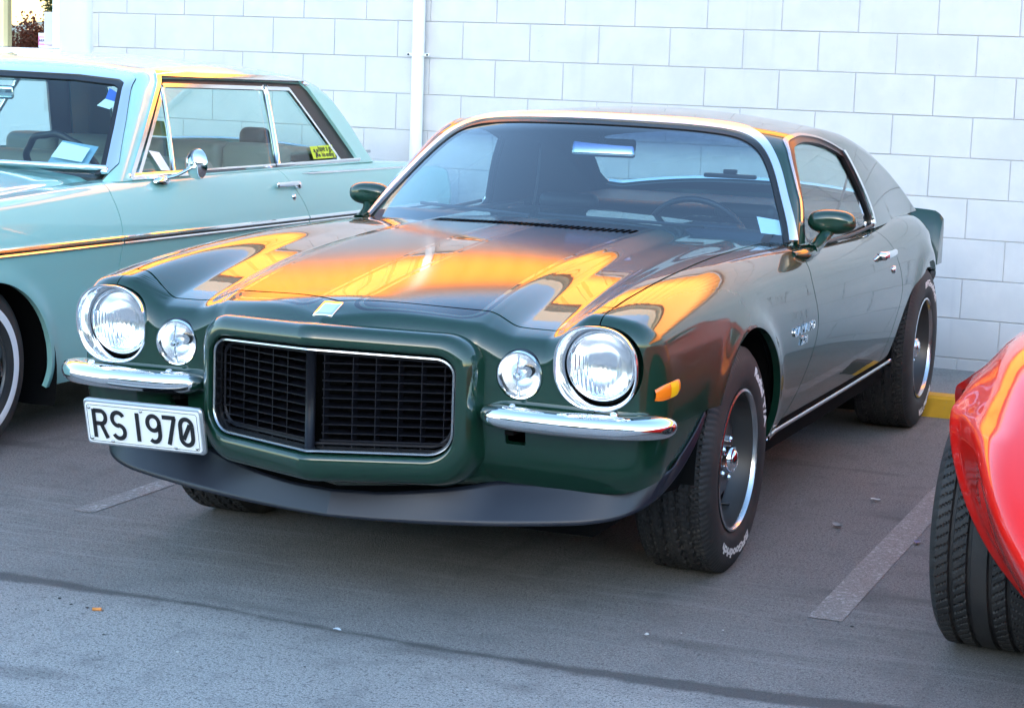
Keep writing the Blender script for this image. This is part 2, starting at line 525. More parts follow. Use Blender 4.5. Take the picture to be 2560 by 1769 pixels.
def make_wheel(parent, x, y, side, R0=.334, w=.236, spin=0.0, steer=0.0, tread=tread_ta, texts=(), name='wheel', rim='rally', rb=.2075):
    """a wheel hub empty with tyre, rim and trim; side +1 faces +x"""
    hub = empty(name, (x, y, R0)); hub.parent = parent
    hub.rotation_euler = (spin * side, 0, (0 if side > 0 else PI) + steer)
    ty = obj('tyre', tyre_mesh(R0, w, rb, tread), M_rubber, hub, sharp=40)
    hw = w / 2
    for s, rad, size, a0, fl in texts:
        obj('tyre_lettering', arc_text(s, rad, size, hw - .0012, a0, fl), M_letter, hub, smooth=False)
    if rim == 'rally':
        obj('rim', lathe([(rb - .012, -hw + .02), (rb - .03, -.03), (.176, .010), (.180, .025), (.188, .050), (.196, hw - .032), (rb - .0108, hw - .018)], 64, 'x'), M_argent, hub, sharp=50)
        obj('trim_ring', lathe([(rb - .004, hw - .032), (rb + .003, hw - .016), (rb + .002, hw - .006), (rb - .005, hw - .004), (rb - .009, hw - .010), (rb - .0105, hw - .020)], 72, 'x'), M_steel, hub, sharp=60)
        face = lathe([(.178, .022), (.171, .040), (.160, .046), (.142, .048), (.126, .051), (.115, .058), (.100, .066), (.080, .069), (.062, .067), (.045, .064), (.034, .064)], 160, 'x')
        def slots(V):
            a = np.arctan2(V[:, 2], V[:, 1]); r = np.hypot(V[:, 2], V[:, 1])
            da = (a + PI / 5) % (2 * PI / 5) - PI / 5
            return np.hypot(np.maximum(np.abs(da * r) - .036, 0), np.maximum(np.abs(r - .138) - .004, 0)) - .0145
        obj('wheel_face', clip(face, slots), M_argent, hub, sharp=50)
        obj('brake_drum', lathe([(.0001, -.005), (.160, -.005), (.160, -.08)], 48, 'x'), M_dark, hub)
        obj('centre_cap', lathe([(.041, .060), (.041, .088), (.037, .096), (.028, .098), (.026, .102), (.019, .106), (.0001, .108)], 40, 'x'), M_chrome, hub, sharp=35)
        for k in range(5):
            a = 2 * PI * k / 5
            nut = xf(lathe([(.0095, .064), (.0095, .078), (.005, .084), (.0001, .085)], 6, 'x'), Matrix.Translation((0, .060 * math.cos(a), .060 * math.sin(a))))
            obj('lug_nut', nut, M_chrome, hub, smooth=False)
        a = R(-60); vs = xf(lathe([(.006, 0), (.006, .035), (.0001, .037)], 10, 'x'), Matrix.Translation((.03, .178 * math.cos(a), .178 * math.sin(a))))
        obj('valve_stem', vs, M_black, hub)
    return hub
# ---------------------------------------------------------------- ground
def asphalt():
    q = Mat('asphalt', (.1, .1, .1), .85)
    p = q.coord(); x, y, z = q.sep(p)
    fine = q.noise(p, 260, 5, .7); grit = q.voro(p, 190); mid = q.noise(p, 9, 5, .6); big = q.noise(p, .8, 4, .6)
    spk = q.noise(p, 70, 4, .85); n1 = q.noise(p, 1.3, 4, .6); n2 = q.noise(p, 11, 4, .65)
    # newer pale strip in front of the tar joint, older grey in the bays
    edge = y + 1.10 + .035 * ((x * 2.3).sin()) + (n1 - .5) * .10
    pale = edge.step(.10, -.20)
    g1 = q.noise(p, 135, 4, .75); g2 = q.noise(q.mapping(p, (1, 1, 1), (3, 1, 0)), 62, 3, .6); clot = q.noise(p, 6.5, 5, .65)
    old = q.mix(fine.step(.30, .70), (.100, .095, .089), (.36, .342, .320))
    new = q.mix(fine.step(.32, .68), (.20, .190, .180), (.51, .485, .455))
    c = q.mix(pale, old, new)
    c = q.mix(g1.step(.48, .37) * (.80 + .08 * pale), c, (.050, .048, .047))
    c = q.mix(g2.step(.44, .34) * .55, c, (.070, .067, .065))
    c = q.mix(g1.step(.585, .68) * .50, c, (.62, .60, .57))
    c = q.mix(clot.step(.50, .72) * .45, c, (.13, .125, .12))
    # scuffed streaks across the bay mouth
    st = q.noise(q.mapping(p, (1.2, 16, 1), rot=(0, 0, .10)), 1.6, 4, .6)
    c = q.mix(st.step(.50, .70) * y.step(-1.1, -.7) * y.step(.3, -.3) * .30, c, (.40, .39, .375))
    sm = q.noise(q.mapping(p, (5.5, .9, 1), rot=(0, 0, -.12)), 1.3, 4, .6); sm2 = q.noise(q.mapping(p, (.9, 7, 1), (2, 0, 0), (0, 0, .15)), 1.5, 4, .6)
    c = q.mix(sm.step(.56, .74) * .28, c, (.075, .072, .070)); c = q.mix(sm2.step(.57, .74) * .30, c, (.085, .082, .08))
    c = q.mix(big.step(.42, .75) * .35, c, (.12, .116, .113))
    c = q.mix(mid.step(.58, .80) * .25, c, (.28, .28, .29))
    # tar joint: a dark uneven band
    w = -.004 + .034 * n1 + .030 * (x.abs()).step(.2, 1.2)
    band = (edge.abs() + (n2 - .5) * .05 - w).step(.018, -.018)
    c = q.mix(band * .80, c, (.060, .057, .056))
    # oil and water marks between the cars
    o = q.noise(q.mapping(p, (1.0, 3.0, 1)), 1.1, 3, .5)
    c = q.mix(o.step(.60, .72) * .5, c, (.075, .071, .068))
    q.set('Base Color', c)
    q.set('Roughness', .78 + .15 * fine)
    h = fine * .6 + grit * .5
    q.bump(h * .5 + g1 * .9, .9, .006)
    return q
M_asphalt = asphalt()
def plane(x0, x1, y0, y1, z=0): return M([(x0, y0, z), (x1, y0, z), (x1, y1, z), (x0, y1, z)], None, [(0, 1, 2, 3)])
tag(obj('ground', plane(-1500, 1500, -1500, 1500), M_asphalt, smooth=False), kind='structure')
def worn_paint(name, col, keep=(.38, .60), sc=60):
    q = Mat(name, col, .75); p = q.coord()
    n = q.noise(p, sc, 6, .75); n2 = q.noise(p, 5, 3); f = (n * .75 + n2 * .25).step(*keep)
    fine = q.noise(p, 260, 5, .7)
    q.set('Base Color', q.mix(f, q.mix(fine.step(.3, .70), (.100, .095, .089), (.36, .342, .320)), col)); q.bump(fine, .5, .003)
    return q
M_line = worn_paint('worn white line paint', (.50, .50, .50), (.50, .66), 55)
for x0, x1, y0, y1 in ((1.190, 1.285, -.385, 4.2), (-1.225, -1.145, -.30, 4.2)):
    tag(obj('parking_line', plane(x0, x1, y0, y1, .002), M_line, smooth=False), kind='structure')
# ---------------------------------------------------------------- building
WX, WY, WA = -2.6287, 4.6332, -.038136
bld = tag(empty('shop_building', (WX, WY, 0), WA), 'pale grey concrete block building wall behind the cars', 'building')
def wall_mat():
    q = Mat('painted blockwork', (.6, .6, .65), .72); p = q.pos()
    a = q.noise(p, 5, 5, .6); b = q.noise(q.mapping(p, (14, 14, 1.2)), 1.0, 4, .6); f = q.noise(p, 160, 4, .7)
    z = q.sep(p)[2]; d = q.noise(p, 1.1, 4, .6)
    c = q.mix(a.step(.3, .75), (.52, .525, .54), (.585, .585, .595))
    c = q.mix(b.step(.58, .85) * .35, c, (.40, .42, .46))
    c = q.mix(d.step(.52, .72) * .35, c, (.45, .465, .50))
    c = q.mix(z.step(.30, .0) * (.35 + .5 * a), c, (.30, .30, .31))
    c = q.mix(q.noise(p, 28, 5, .7).step(.66, .76) * .5, c, (.40, .41, .43))
    q.set('Base Color', c); q.bump(f * .7 + a * .3, .22, .004)
    return q
M_wall = wall_mat()
M_mortar = Mat('painted mortar joint', (.42, .425, .44), .85)
BW, BH, J = .4, .2, .0045
bm_ = [rbox(-BW / 2 + J / 2, BW / 2 - J / 2, 0, .09, -BH / 2 + J / 2, BH / 2 - J / 2, r_, 2) for r_ in (.0022, .003, .0026)]
protos = []
for k, m in enumerate(bm_):
    V = m.V.copy(); rr = np.random.default_rng(k); V += rr.normal(0, .0003, V.shape)
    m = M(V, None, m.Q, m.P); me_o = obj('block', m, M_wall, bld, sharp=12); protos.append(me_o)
used = [False] * 3; rest = None; halfm = rbox(-BW / 4 + J / 2, BW / 4 - J / 2, 0, .09, -BH / 2 + J / 2, BH / 2 - J / 2, .0045, 2)
hp = None
for n in range(-1, 12):
    zc = .0569 + .2 * n + .1
    off = 0 if n % 2 == 0 else .2
    for j in range(-6, 46):
        u = j * .4 + off + .2
        if u - .2 < -1.84 - 1e-6 and u + .2 <= -1.84 + .03: continue
        yy = random.uniform(-.0009, .0008)
        if u < 4.05 and n <= 9:
            k = random.randrange(3)
            if not used[k]: o = protos[k]; used[k] = True
            else: o = inst(protos[k], bld)
            o.location = (u, yy, zc); o.rotation_euler = (random.uniform(-.0015, .0015), 0, random.uniform(-.0012, .0012))
        else:
            q = xf(box(-BW / 2 + J / 2, BW / 2 - J / 2, 0, .09, -BH / 2 + J / 2, BH / 2 - J / 2), Matrix.Translation((u, yy, zc)))
            rest = q if rest is None else rest + q
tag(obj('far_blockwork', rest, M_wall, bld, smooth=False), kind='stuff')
obj('mortar_bed', box(-1.84, 18.2, .0045, .088, -.14, 2.45), M_mortar, bld, smooth=False)
# pilaster, window bay, upper cladding, body of the building
M_pil = Mat('painted render', (.60, .62, .66), .6); _p = M_pil.pos(); M_pil.bump(M_pil.noise(_p, 60, 4), .15, .004)
pil = loft([[(-1.845, .05, z), (-1.845, .0, z), (-1.858, -.028, z), (-1.885, -.040, z), (-2.03, -.040, z), (-2.062, -.030, z), (-2.072, -.005, z), (-2.072, .12, z)] for z in (0, 2.46)])
obj('pilaster', pil, M_pil, bld, sharp=50)
win = empty('window', (0, 0, 0)); win.parent = bld
M_frame = Mat('white window frame', (.80, .82, .82), .35)
obj('window_frame', rbox(-2.128, -2.0725, -.012, .10, 1.440, 2.44, .004), M_frame, win)
obj('window_frame', rbox(-2.56, -2.49, -.012, .10, 1.440, 2.44, .004), Mat('cream jamb with painted sun', (.85, .72, .40), .5), win)  # warm sunlight on this jamb is put into its cream colour
obj('window_frame', rbox(-3.9, -2.563, -.008, .10, 1.440, 2.44, .004), Mat('cream side panel with painted sun', (.85, .74, .45), .5), win)  # yellow of the sunlit side is painted into the colour
obj('window_sill', rbox(-3.9, -2.02, -.07, .10, 1.395, 1.437, .006), M_frame, win)
M_wglass = glass_mat('reflective window glass', (.25, .25, .25), 5.5)
obj('pane', box(-2.49, -2.128, .030, .036, 1.437, 2.44), M_wglass, win, smooth=False)
obj('room_dark', box(-2.49, -2.128, .09, .10, 1.44, 2.44), M_dark, win, smooth=False)
st = empty('window_sticker', (-2.195, .0285, 1.482)); st.parent = win
obj('sticker_sheet', box(-.064, .064, 0, .001, -.042, .046), Mat('white sticker', (.85, .85, .87), .5), st, smooth=False)
obj('sticker_band', box(-.064, .064, -.0012, -.0002, -.026, .026), Mat('pink sticker', (.80, .22, .48), .5), st, smooth=False)
obj('sticker_panel', box(-.055, .020, -.0024, -.0014, -.016, .018), Mat('pale sticker panel', (.80, .72, .82), .5), st, smooth=False)
t = text_mesh('ARROW', .022, .0003, .0006); obj('sticker_text', M(np.stack([t.V[:, 0] - .018, -.0030 - t.V[:, 2], t.V[:, 1]], 1), None, t.Q, t.P), Mat('dark print', (.03, .03, .12), .5), st, smooth=False)
obj('lower_wall', box(-3.9, -2.0735, .0, .10, 0, 1.395), M_pil, bld, smooth=False)
obj('side_wall', box(-18, -3.9, .0, .12, 0, 2.46), M_pil, bld, smooth=False)
M_orange = Mat('orange ribbed cladding', (.95, .31, .016), .45)
# ribbed orange cladding above the blockwork, in sheets
prof = []
for k in range(10):
    u = k * .2; prof += [(u, 0), (u + .02, -.028), (u + .055, -.028), (u + .075, 0)]
prof.append((2.0, 0))
sh = loft([[(u, y, z) for u, y in prof] for z in (0, 1.05)], flip=False)
sheet = obj('cladding_sheet', sh, M_orange, bld, smooth=False, loc=(-18, -.03, 2.47))
for k in range(1, 19): inst(sheet, bld, loc=(-18 + 2.0 * k, -.03, 2.47))
obj('flashing', rbox(-18, 18.2, -.07, .1, 2.452, 2.472, .004), M_pil, bld)
M_eave = Mat('dark green gutter', (.02, .035, .03), .4)
obj('gutter', rbox(-18.2, 18.4, -.16, .2, 3.52, 3.74, .03), M_eave, bld)
obj('building_core', box(-18, 18.2, .11, 14, .02, 3.55), M_pil, bld, smooth=False)
obj('roof', box(-18.2, 18.4, -.1, 14.2, 3.745, 4.0), Mat('grey roof', (.25, .25, .26), .5), bld, smooth=False)
# downpipe
dp = tag(empty('downpipe', (WX, WY, 0), WA), 'white round downpipe with bracket on the block wall', 'pipe')
PU = .355
obj('pipe', tube([(PU, -.052, .02), (PU, -.052, 1.2), (PU, -.052, 3.55)], .0345, 28), M_white, dp, sharp=50)
for z in (1.475, .55, 2.9):
    br = lathe([(.0355, -.009), (.0385, -.009), (.0385, .009), (.0355, .009)], 28)
    b_ = obj('pipe_bracket', xf(br, Matrix.Translation((PU, -.052, z))), M_frame, dp, sharp=40)
    for sx in (-1, 1): obj('bracket_lug', rbox(PU + sx * .052 - .016, PU + sx * .052 + .016, -.055, -.048, z - .008, z + .008, .003), M_frame, b_)
    for sx in (-1, 1): obj('bracket_screw', xf(lathe([(.005, 0), (.005, -.006), (.0001, -.007)], 10, 'y'), Matrix.Translation((PU + sx * .058, -.055, z))), M_dark, b_)
# ---------------------------------------------------------------- wheel stop behind the green coupe
ws_ = tag(empty('wheel_stop', (0, 3.02, 0)), 'yellow and black striped concrete wheel stop behind the green coupe', 'wheel stop')
M_yel = worn_paint('worn yellow paint', (.62, .34, .015), (.22, .40), 40); M_blk = worn_paint('worn black paint', (.03, .03, .032), (.25, .42), 40)
def stop_seg(x0, x1, s0, s1):
    """trapezoid section segment with slanted ends"""
    sec = [(0, 0), (.012, .080), (.025, .092), (.115, .092), (.128, .080), (.14, 0)]
    rows = [[(x + s * z / .09, y, z) for y, z in sec] for x, s in ((x0, s0), (x1, s1))]
    m = loft(rows, flip=True); k = len(sec); m.P += [tuple(range(k)), tuple(range(k, 2 * k))[::-1]]
    return m
xs_ = [-.86, -.62, -.30, .02, .34, .66, 1.035, 1.16]
for i in range(len(xs_) - 1):
    obj('stop_segment', stop_seg(xs_[i], xs_[i + 1] - .001, -.022 if i else 0, -.022 if i < len(xs_) - 2 else 0), M_yel if i % 2 else M_blk, ws_, smooth=False)
# ---------------------------------------------------------------- green coupe: shape functions (x half-width, y rearwards from the front axle, z up)
G_zc = curve((-1.12, .745), (-1.05, .776), (-.97, .790), (-.88, .826), (-.73, .848), (-.45, .884), (-.1, .920), (.3, .943), (.65, .952), (.9, .953), (2.8, .945), (3.05, .93), (3.25, .905), (3.45, .872), (3.75, .83))
G_zd = curve((-1.1, .66), (-.95, .735), (-.888, .762), (-.8, .792), (-.73, .814), (-.45, .865), (-.1, .902), (.3, .922), (.65, .934), (.9, .936), (2.8, .94), (3.05, .925), (3.25, .90), (3.45, .868), (3.75, .825))
G_zv = curve((-1.1, .60), (-.95, .66), (-.885, .705), (-.83, .752), (-.745, .782), (-.6, .812), (-.45, .838), (-.1, .880), (.3, .903), (.65, .912), (.9, .908), (1.2, .90), (2.7, .91), (3.05, .905), (3.25, .885), (3.45, .86), (3.75, .82))
G_zr = curve((-1.1, .78), (-.95, .805), (-.865, .822), (-.73, .845), (-.58, .866), (-.36, .885), (-.1, .899), (.2, .909), (.5, .908), (.76, .904), (1.0, .897), (1.4, .886), (1.8, .880), (2.2, .886), (2.6, .898), (2.9, .890), (3.2, .850), (3.45, .805), (3.75, .75))
G_zc, G_zd, G_zv, G_zr = (fair(f_, -1.1, 3.75, .022, .13, -.85, -.45) for f_ in (G_zc, G_zd, G_zv, G_zr))
def G_T(x, y):
    xx = np.minimum(x, .40)
    zc, zd = G_zc(y), G_zd(y)
    d = zc + (zd - zc) * (xx / .38) ** 1.8
    s1 = sstep(.375, .475, x); s2 = sstep(.565, .69, x)
    d = d * (1 - s1) + G_zv(y) * s1
    d = d * (1 - s2) + G_zr(y) * s2
    return d - 1.7 * np.maximum(x - .70, 0) ** 2
G_w = curve((-1.1, .80), (-.85, .862), (-.7, .876), (-.4, .890), (0, .897), (.45, .893), (.9, .899), (1.5, .907), (2.2, .912), (2.75, .914), (3.0, .885), (3.25, .825), (3.5, .765), (3.75, .70))
G_w = fair(G_w, -1.1, 3.75, .03, .12, -.7, -.4)
G_p = curve((.15, .13), (.25, .085), (.32, .055), (.40, .024), (.5, .006), (.6, .0), (.7, .005), (.8, .022), (.85, .042), (.9, .085), (.95, .16), (1.1, .45))
G_p = fair(G_p, .15, 1.1, .025, .025, 0, 1)
def G_arch(y, z, y0, R0):
    d = np.sqrt((y - y0) ** 2 + (z - .345) ** 2) - R0
    return np.exp(-(np.maximum(d, 0) / .045) ** 2) * (d > -.03)
def G_S(y, z):
    s = G_w(y) - G_p(z)
    return s + .012 * G_arch(y, z, 0, .385) + .014 * G_arch(y, z, 2.743, .385)
G_fx = curve((0, -.85), (.43, -.852), (.55, -.852), (.66, -.850), (.75, -.842), (.82, -.815), (.86, -.765), (.90, -.66), (1.0, -.4))
G_fz = curve((.1, .16), (.28, .125), (.33, .105), (.38, .062), (.43, .026), (.48, .010), (.54, .0), (.72, .0), (1.2, .06))
def G_Fr(x, z):
    a = G_fx(x) + G_fz(z)
    pr = -1.005 + .150 * np.minimum(x, .5) / .38 + curve((.1, .25), (.28, .20), (.33, .13), (.37, .045), (.42, 0), (1.2, 0))(z)
    s = sstep(.355, .405, x)
    return np.minimum(a, pr * (1 - s) + a * s)
def G_body(P):
    x = np.abs(P[..., 0]); y, z = P[..., 1], P[..., 2]
    r = .045
    return rint(r, z - G_T(x, y), x - G_S(y, z), G_Fr(x, z) - y, y - (3.66 - .12 * x * x))
# cabin
G_roof = curve((.4, 1.235), (.9, 1.272), (1.15, 1.291), (1.45, 1.305), (1.8, 1.308), (2.1, 1.290), (2.4, 1.245), (2.7, 1.172), (3.0, 1.070), (3.25, .960), (3.5, .84))
def G_ws(x, y):
    q = (x / .785) ** 2
    return .957 - .040 * q + (y - (.62 + .30 * q)) * .685 - .04 * np.maximum(y - (.62 + .30 * q), 0) ** 2
def G_Sc(y, z):
    d = z - .92
    return .798 - .28 * d - .52 * np.maximum(d, 0) ** 2 - .05 * sstep(2.0, 3.2, y)
def G_cab(P):
    x = np.abs(P[..., 0]); y, z = P[..., 1], P[..., 2]
    t = rint(.05, (z - G_ws(x, y)) * .82, (z - (G_roof(y) - .055 * (x / .6) ** 2)))
    return rint(.035, t, x - G_Sc(y, z))
# ---------------------------------------------------------------- green coupe
car = tag(empty('muscle_car'), 'dark green coupe with black bonnet stripes and RS 1970 plate', 'car')
FAC_P = None
def body_grid(F, ys, org_z, tmpl, n_az, nv, y0):
    """half body: front cap fan round (0, y0, org_z), then slices"""
    t = crom(tmpl, 40); s = np.r_[0, np.cumsum(np.linalg.norm(np.diff(t, axis=0), axis=1))]
    k = np.linspace(0, s[-1], nv)
    v = np.arctan2(np.interp(k, s, t[:, 1]) - org_z, np.interp(k, s, t[:, 0])); v[0] = PI / 2
    az = np.linspace(PI / 2, 0, n_az)
    A, D = [], []
    for a in az[:-1]:
        D.append(np.stack([np.cos(v) * math.cos(a), -np.cos(v) * math.sin(a), np.sin(v)], 1)); A.append(np.tile((0, y0, org_z), (nv, 1)))
    for y in ys:
        D.append(np.stack([np.cos(v), 0 * v, np.sin(v)], 1)); A.append(np.tile((0, y, org_z), (nv, 1)))
    P, N = shoot(F, np.array(A), np.array(D))
    P[:n_az - 1][0][:, 0] = 0
    return grid(P, N, flip=True)
_ys = np.r_[np.linspace(-.40, 1.0, 118), np.linspace(1.014, 2.25, 70), np.linspace(2.265, 3.62, 96)]
G = body_grid(G_body, _ys, .42, [(0, .95), (.4, .93), (.70, .905), (.80, .885), (.865, .82), (.895, .70), (.90, .55), (.87, .38), (.82, .30), (.76, .24)], 230, 310, -.40)
X = lambda V: np.abs(V[:, 0]); Y = lambda V: V[:, 1]; Z = lambda V: V[:, 2]
hood_half = [(0, -.884), (.1, -.846), (.2, -.808), (.3, -.770), (.37, -.742), (.40, -.738), (.45, -.751), (.50, -.757), (.57, -.758), (.62, -.748), (.67, -.735), (.717, -.728), (.722, -.5), (.724, -.1), (.722, .2), (.716, .6), (.708, .875), (.6, .815), (.45, .735), (.3, .672), (.15, .637), (0, .625)]
hood_sd = poly_sd(hood_half + [(-x, y) for x, y in hood_half[-2:0:-1]])
door1 = curve((.30, .46), (.371, .544), (.406, .60), (.49, .70), (.53, .746), (.57, .785), (.62, .822), (.659, .833), (.693, .826), (.75, .800), (.798, .790), (.858, .83), (.883, .868), (1.0, .98))
door2 = curve((.30, 1.90), (.40, 1.98), (.527, 2.095), (.60, 2.164), (.64, 2.183), (.70, 2.160), (.797, 2.085), (.86, 2.075), (.90, 2.08), (1.0, 2.08))
def sd_arch_f(V): return np.hypot(V[:, 1], V[:, 2] - .340) - .385
def sd_arch_r(V): return (np.hypot((V[:, 1] - 2.70) / .60, (V[:, 2] - .30) / .375) - 1) * .42
HLX, HLZ = .7175, .7015
def sd_head(V): return ((np.abs(V[:, 0] - HLX) / .1115) ** 2.3 + (np.abs(V[:, 2] - HLZ) / .1095) ** 2.3) ** (1 / 2.3) - 1
def sd_park(V): return np.hypot(V[:, 0] - .5095, V[:, 2] - .666) - .0645
dam_z = curve((-1.1, .30), (-.80, .335), (-.748, .381), (-.70, .398), (-.655, .418), (-.585, .452), (-.51, .496), (-.44, .540), (-.3, .56), (4, .56))
gap = .0032
def cl(m, *fs):
    for f in fs: m = clip(m, f)
    return m
# hood on its own even grid
hx = np.linspace(0, .76, 150); hy = np.linspace(-.92, .90, 230)
A = np.zeros((230, 150, 3)); A[..., 0] = hx[None]; A[..., 1] = hy[:, None]; A[..., 2] = .45
HP, HN = shoot(G_body, A, np.broadcast_to((0., 0., 1.), A.shape), 1.0, 24)
HM = grid(HP, HN, flip=True)
hood = cl(HM, lambda V: -hood_sd(V[:, 0], V[:, 1]) - gap)
hood_o = obj('hood', flange(sym(hood), .02, lambda p: abs(p[0]) < 1e-6), M_stripe, car)
front = lambda V: .05 - V[:, 1]
base_f = cl(G, lambda V: .3 - V[:, 1], lambda V: np.maximum(hood_sd(V[:, 0], V[:, 1]) - gap, .62 - V[:, 2]), lambda V: V[:, 2] - .315)
head_hole = lambda V: np.maximum(sd_head(V), V[:, 1] + .76)
hdr = cl(base_f, lambda V: -.60 - V[:, 1], lambda V: .716 - gap / 2 - X(V), lambda V: V[:, 2] - .548)
hdr = cl(hdr, head_hole, lambda V: np.maximum(sd_park(V), V[:, 1] + .74), lambda V: np.maximum(np.maximum(X(V) - .372, V[:, 2] - .735), V[:, 1] + .80))
obj('header_panel', flange(sym(hdr), .02, lambda p: abs(p[0]) < 1e-6), M_stripe, car)
val = cl(base_f, lambda V: -.35 - V[:, 1], lambda V: .546 - V[:, 2], lambda V: sd_arch_f(V) - .0, lambda V: V[:, 2] - dam_z(V[:, 1]), lambda V: np.maximum(X(V) - .372, .432 - V[:, 2]), lambda V: np.maximum(np.maximum(.474 - X(V), X(V) - .530), np.maximum(.482 - V[:, 2], V[:, 2] - .520)))
obj('front_valance', flange(sym(val), .02, lambda p: abs(p[0]) < 1e-6), M_green, car)
fen = cl(G, lambda V: 1.0 - V[:, 1], lambda V: X(V) - (.716 + gap / 2), lambda V: np.maximum(hood_sd(V[:, 0], V[:, 1]) - gap, .62 - V[:, 2]), lambda V: door1(V[:, 2]) - gap - V[:, 1], lambda V: V[:, 2] - .318,
          sd_arch_f, head_hole, lambda V: np.maximum(V[:, 2] - .5465, V[:, 1] + .30))
fen = flange(fen, .022)
obj('front_fender', fen, M_green, car); obj('front_fender', fen.mirror(), M_green, car)
dr = cl(G, lambda V: V[:, 1] - .4, lambda V: 2.3 - V[:, 1], lambda V: V[:, 1] - door1(V[:, 2]) - gap, lambda V: door2(V[:, 2]) - gap - V[:, 1], lambda V: V[:, 2] - .372, lambda V: X(V) - .775)
dr = flange(dr, .02)
door_r = obj('door', dr, M_green, car); door_l = obj('door', dr.mirror(), M_green, car)
rock = cl(G, lambda V: V[:, 1] - .34, lambda V: 2.4 - V[:, 1], lambda V: .368 - V[:, 2], lambda V: V[:, 2] - .26, lambda V: V[:, 1] - door1(V[:, 2]) - gap + .0, sd_arch_r)
rock = flange(rock, .02)
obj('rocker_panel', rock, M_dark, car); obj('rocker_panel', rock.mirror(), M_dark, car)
qt = cl(G, lambda V: V[:, 1] - door2(V[:, 2]) - gap, sd_arch_r, lambda V: V[:, 2] - np.where(V[:, 1] < 2.4, .372, .34), lambda V: np.maximum(X(V) - .74, V[:, 1] - 3.16))
qt = flange(qt, .022, lambda p: abs(p[0]) < 1e-6)
obj('rear_quarter', qt, M_green, car); obj('rear_quarter', qt.mirror(), M_green, car)
cw = cl(G, lambda V: V[:, 1] - .60, lambda V: 1.08 - V[:, 1], lambda V: hood_sd(V[:, 0], V[:, 1]) - .004, lambda V: .80 - X(V), lambda V: V[:, 2] - .80, lambda V: door1(V[:, 2]) - gap - V[:, 1] + 1.0 * (X(V) < .775))
obj('cowl', flange(sym(cw), .01, lambda p: abs(p[0]) < 1e-6), M_green, car)
# dark structure under the skin
inn = cl(G, sd_arch_f, sd_arch_r, lambda V: np.maximum(np.maximum(X(V) - .74, .93 - V[:, 1]), V[:, 1] - 3.2), lambda V: V[:, 2] - .30, head_hole, lambda V: V[:, 1] + .80 - .0 * V[:, 1])
inn = M(inn.V - inn.N * .034, inn.N, inn.Q, inn.P)
obj('inner_structure', sym(inn), M_dark, car)
obj('underbody', rbox(-.66, .66, -.62, 3.35, .20, .31, .03), M_dark, car)
# wheel houses
for sx in (1, -1):
    for y0, z0, rr in ((0, .34, .40), (2.72, .32, .41)):
        th = np.linspace(-.02, PI + .02, 40)
        rows = [[(sx * xx, y0 + rr * 1.02 * math.cos(t), z0 + rr * math.sin(t)) for t in th] for xx in (.860, .74, .56)]
        m = loft(rows, flip=sx < 0)
        m = m + loft([[(sx * .56, y0 + q * rr * 1.02 * math.cos(t), z0 + q * rr * math.sin(t)) for t in th] for q in (1, .02)], flip=sx < 0)
        obj('wheel_house', m, M_dark, car)
# rocker trim strip
for sx in (1, -1):
    yy = np.linspace(.36, 2.22, 30); P = [(sx * (G_S(np.array(y), np.array(.345)) + .004), y, .339 + .004 * (y - .36)) for y in yy]
    obj('rocker_moulding', tube([(float(a), b, c) for a, b, c in P], .0085, 8, flat=(.7, 1)), M_steel, car)
# ---- grille shell
def ring(hw, zt, zb, rt, rb, yfun, drop=.018, n=14, nx=10):
    pts = []
    def seg(a, b, k): return [tuple(np.array(a) + (np.array(b) - np.array(a)) * t) for t in np.linspace(0, 1, k, endpoint=False)]
    top = seg((0, zt), (hw - rt, zt), nx)
    cr = [(hw - rt + rt * math.sin(a), zt - rt + rt * math.cos(a)) for a in np.linspace(0, PI / 2, n, endpoint=False)]
    sd = seg((hw, zt - rt), (hw, zb + rb), nx)
    br = [(hw - rb + rb * math.cos(a), zb + rb - rb * math.sin(a)) for a in np.linspace(0, PI / 2, n, endpoint=False)]
    bt = seg((hw - rb, zb), (0, zb), nx) + [(0, zb)]
    half = top + cr + sd + br + bt
    full = half + [(-x, z) for x, z in half[-2:0:-1]]
    mid = (zt + zb) / 2
    return [(x, yfun(abs(x)), z - drop * min(abs(x) / .385, 1) * max(0, (z - mid) / (zt - mid))) for x, z in full]
V_ = lambda y0, k=.150, s=.38: (lambda x: y0 + k * x / s)
rows = [ring(.416, .776, .352, .10, .12, V_(-.955, .12)), ring(.412, .780, .360, .095, .115, V_(-1.000, .140)), ring(.406, .7795, .368, .09, .11, V_(-1.035, .150)),
        ring(.400, .776, .378, .086, .105, V_(-1.052)), ring(.388, .764, .394, .078, .098, V_(-1.064)), ring(.374, .747, .414, .068, .088, V_(-1.071)), ring(.365, .733, .430, .060, .078, V_(-1.071)),
        ring(.3615, .727, .4385, .056, .070, V_(-1.066)), ring(.360, .7245, .4405, .054, .068, V_(-1.058)), ring(.359, .7225, .4425, .052, .066, V_(-1.035)), ring(.357, .720, .445, .05, .064, V_(-.98))]
shell = obj('grille_shell', loft(rows, cv=True, flip=False), M_green, car, sharp=60)
tr = np.array(ring(.353, .7165, .4495, .046, .060, V_(-1.052)))
tr2 = np.array(ring(.346, .7095, .4565, .040, .054, V_(-1.040)))
trr = [np.array(ring(.358, .7215, .4445, .051, .065, V_(-1.046))), np.array(ring(.3555, .719, .447, .048, .062, V_(-1.056))), tr, np.array(ring(.3495, .713, .453, .043, .057, V_(-1.053))), tr2, np.array(ring(.3455, .709, .457, .04, .054, V_(-1.01)))]
obj('grille_surround', loft(trr, cv=True), M_steel, car, sharp=50)
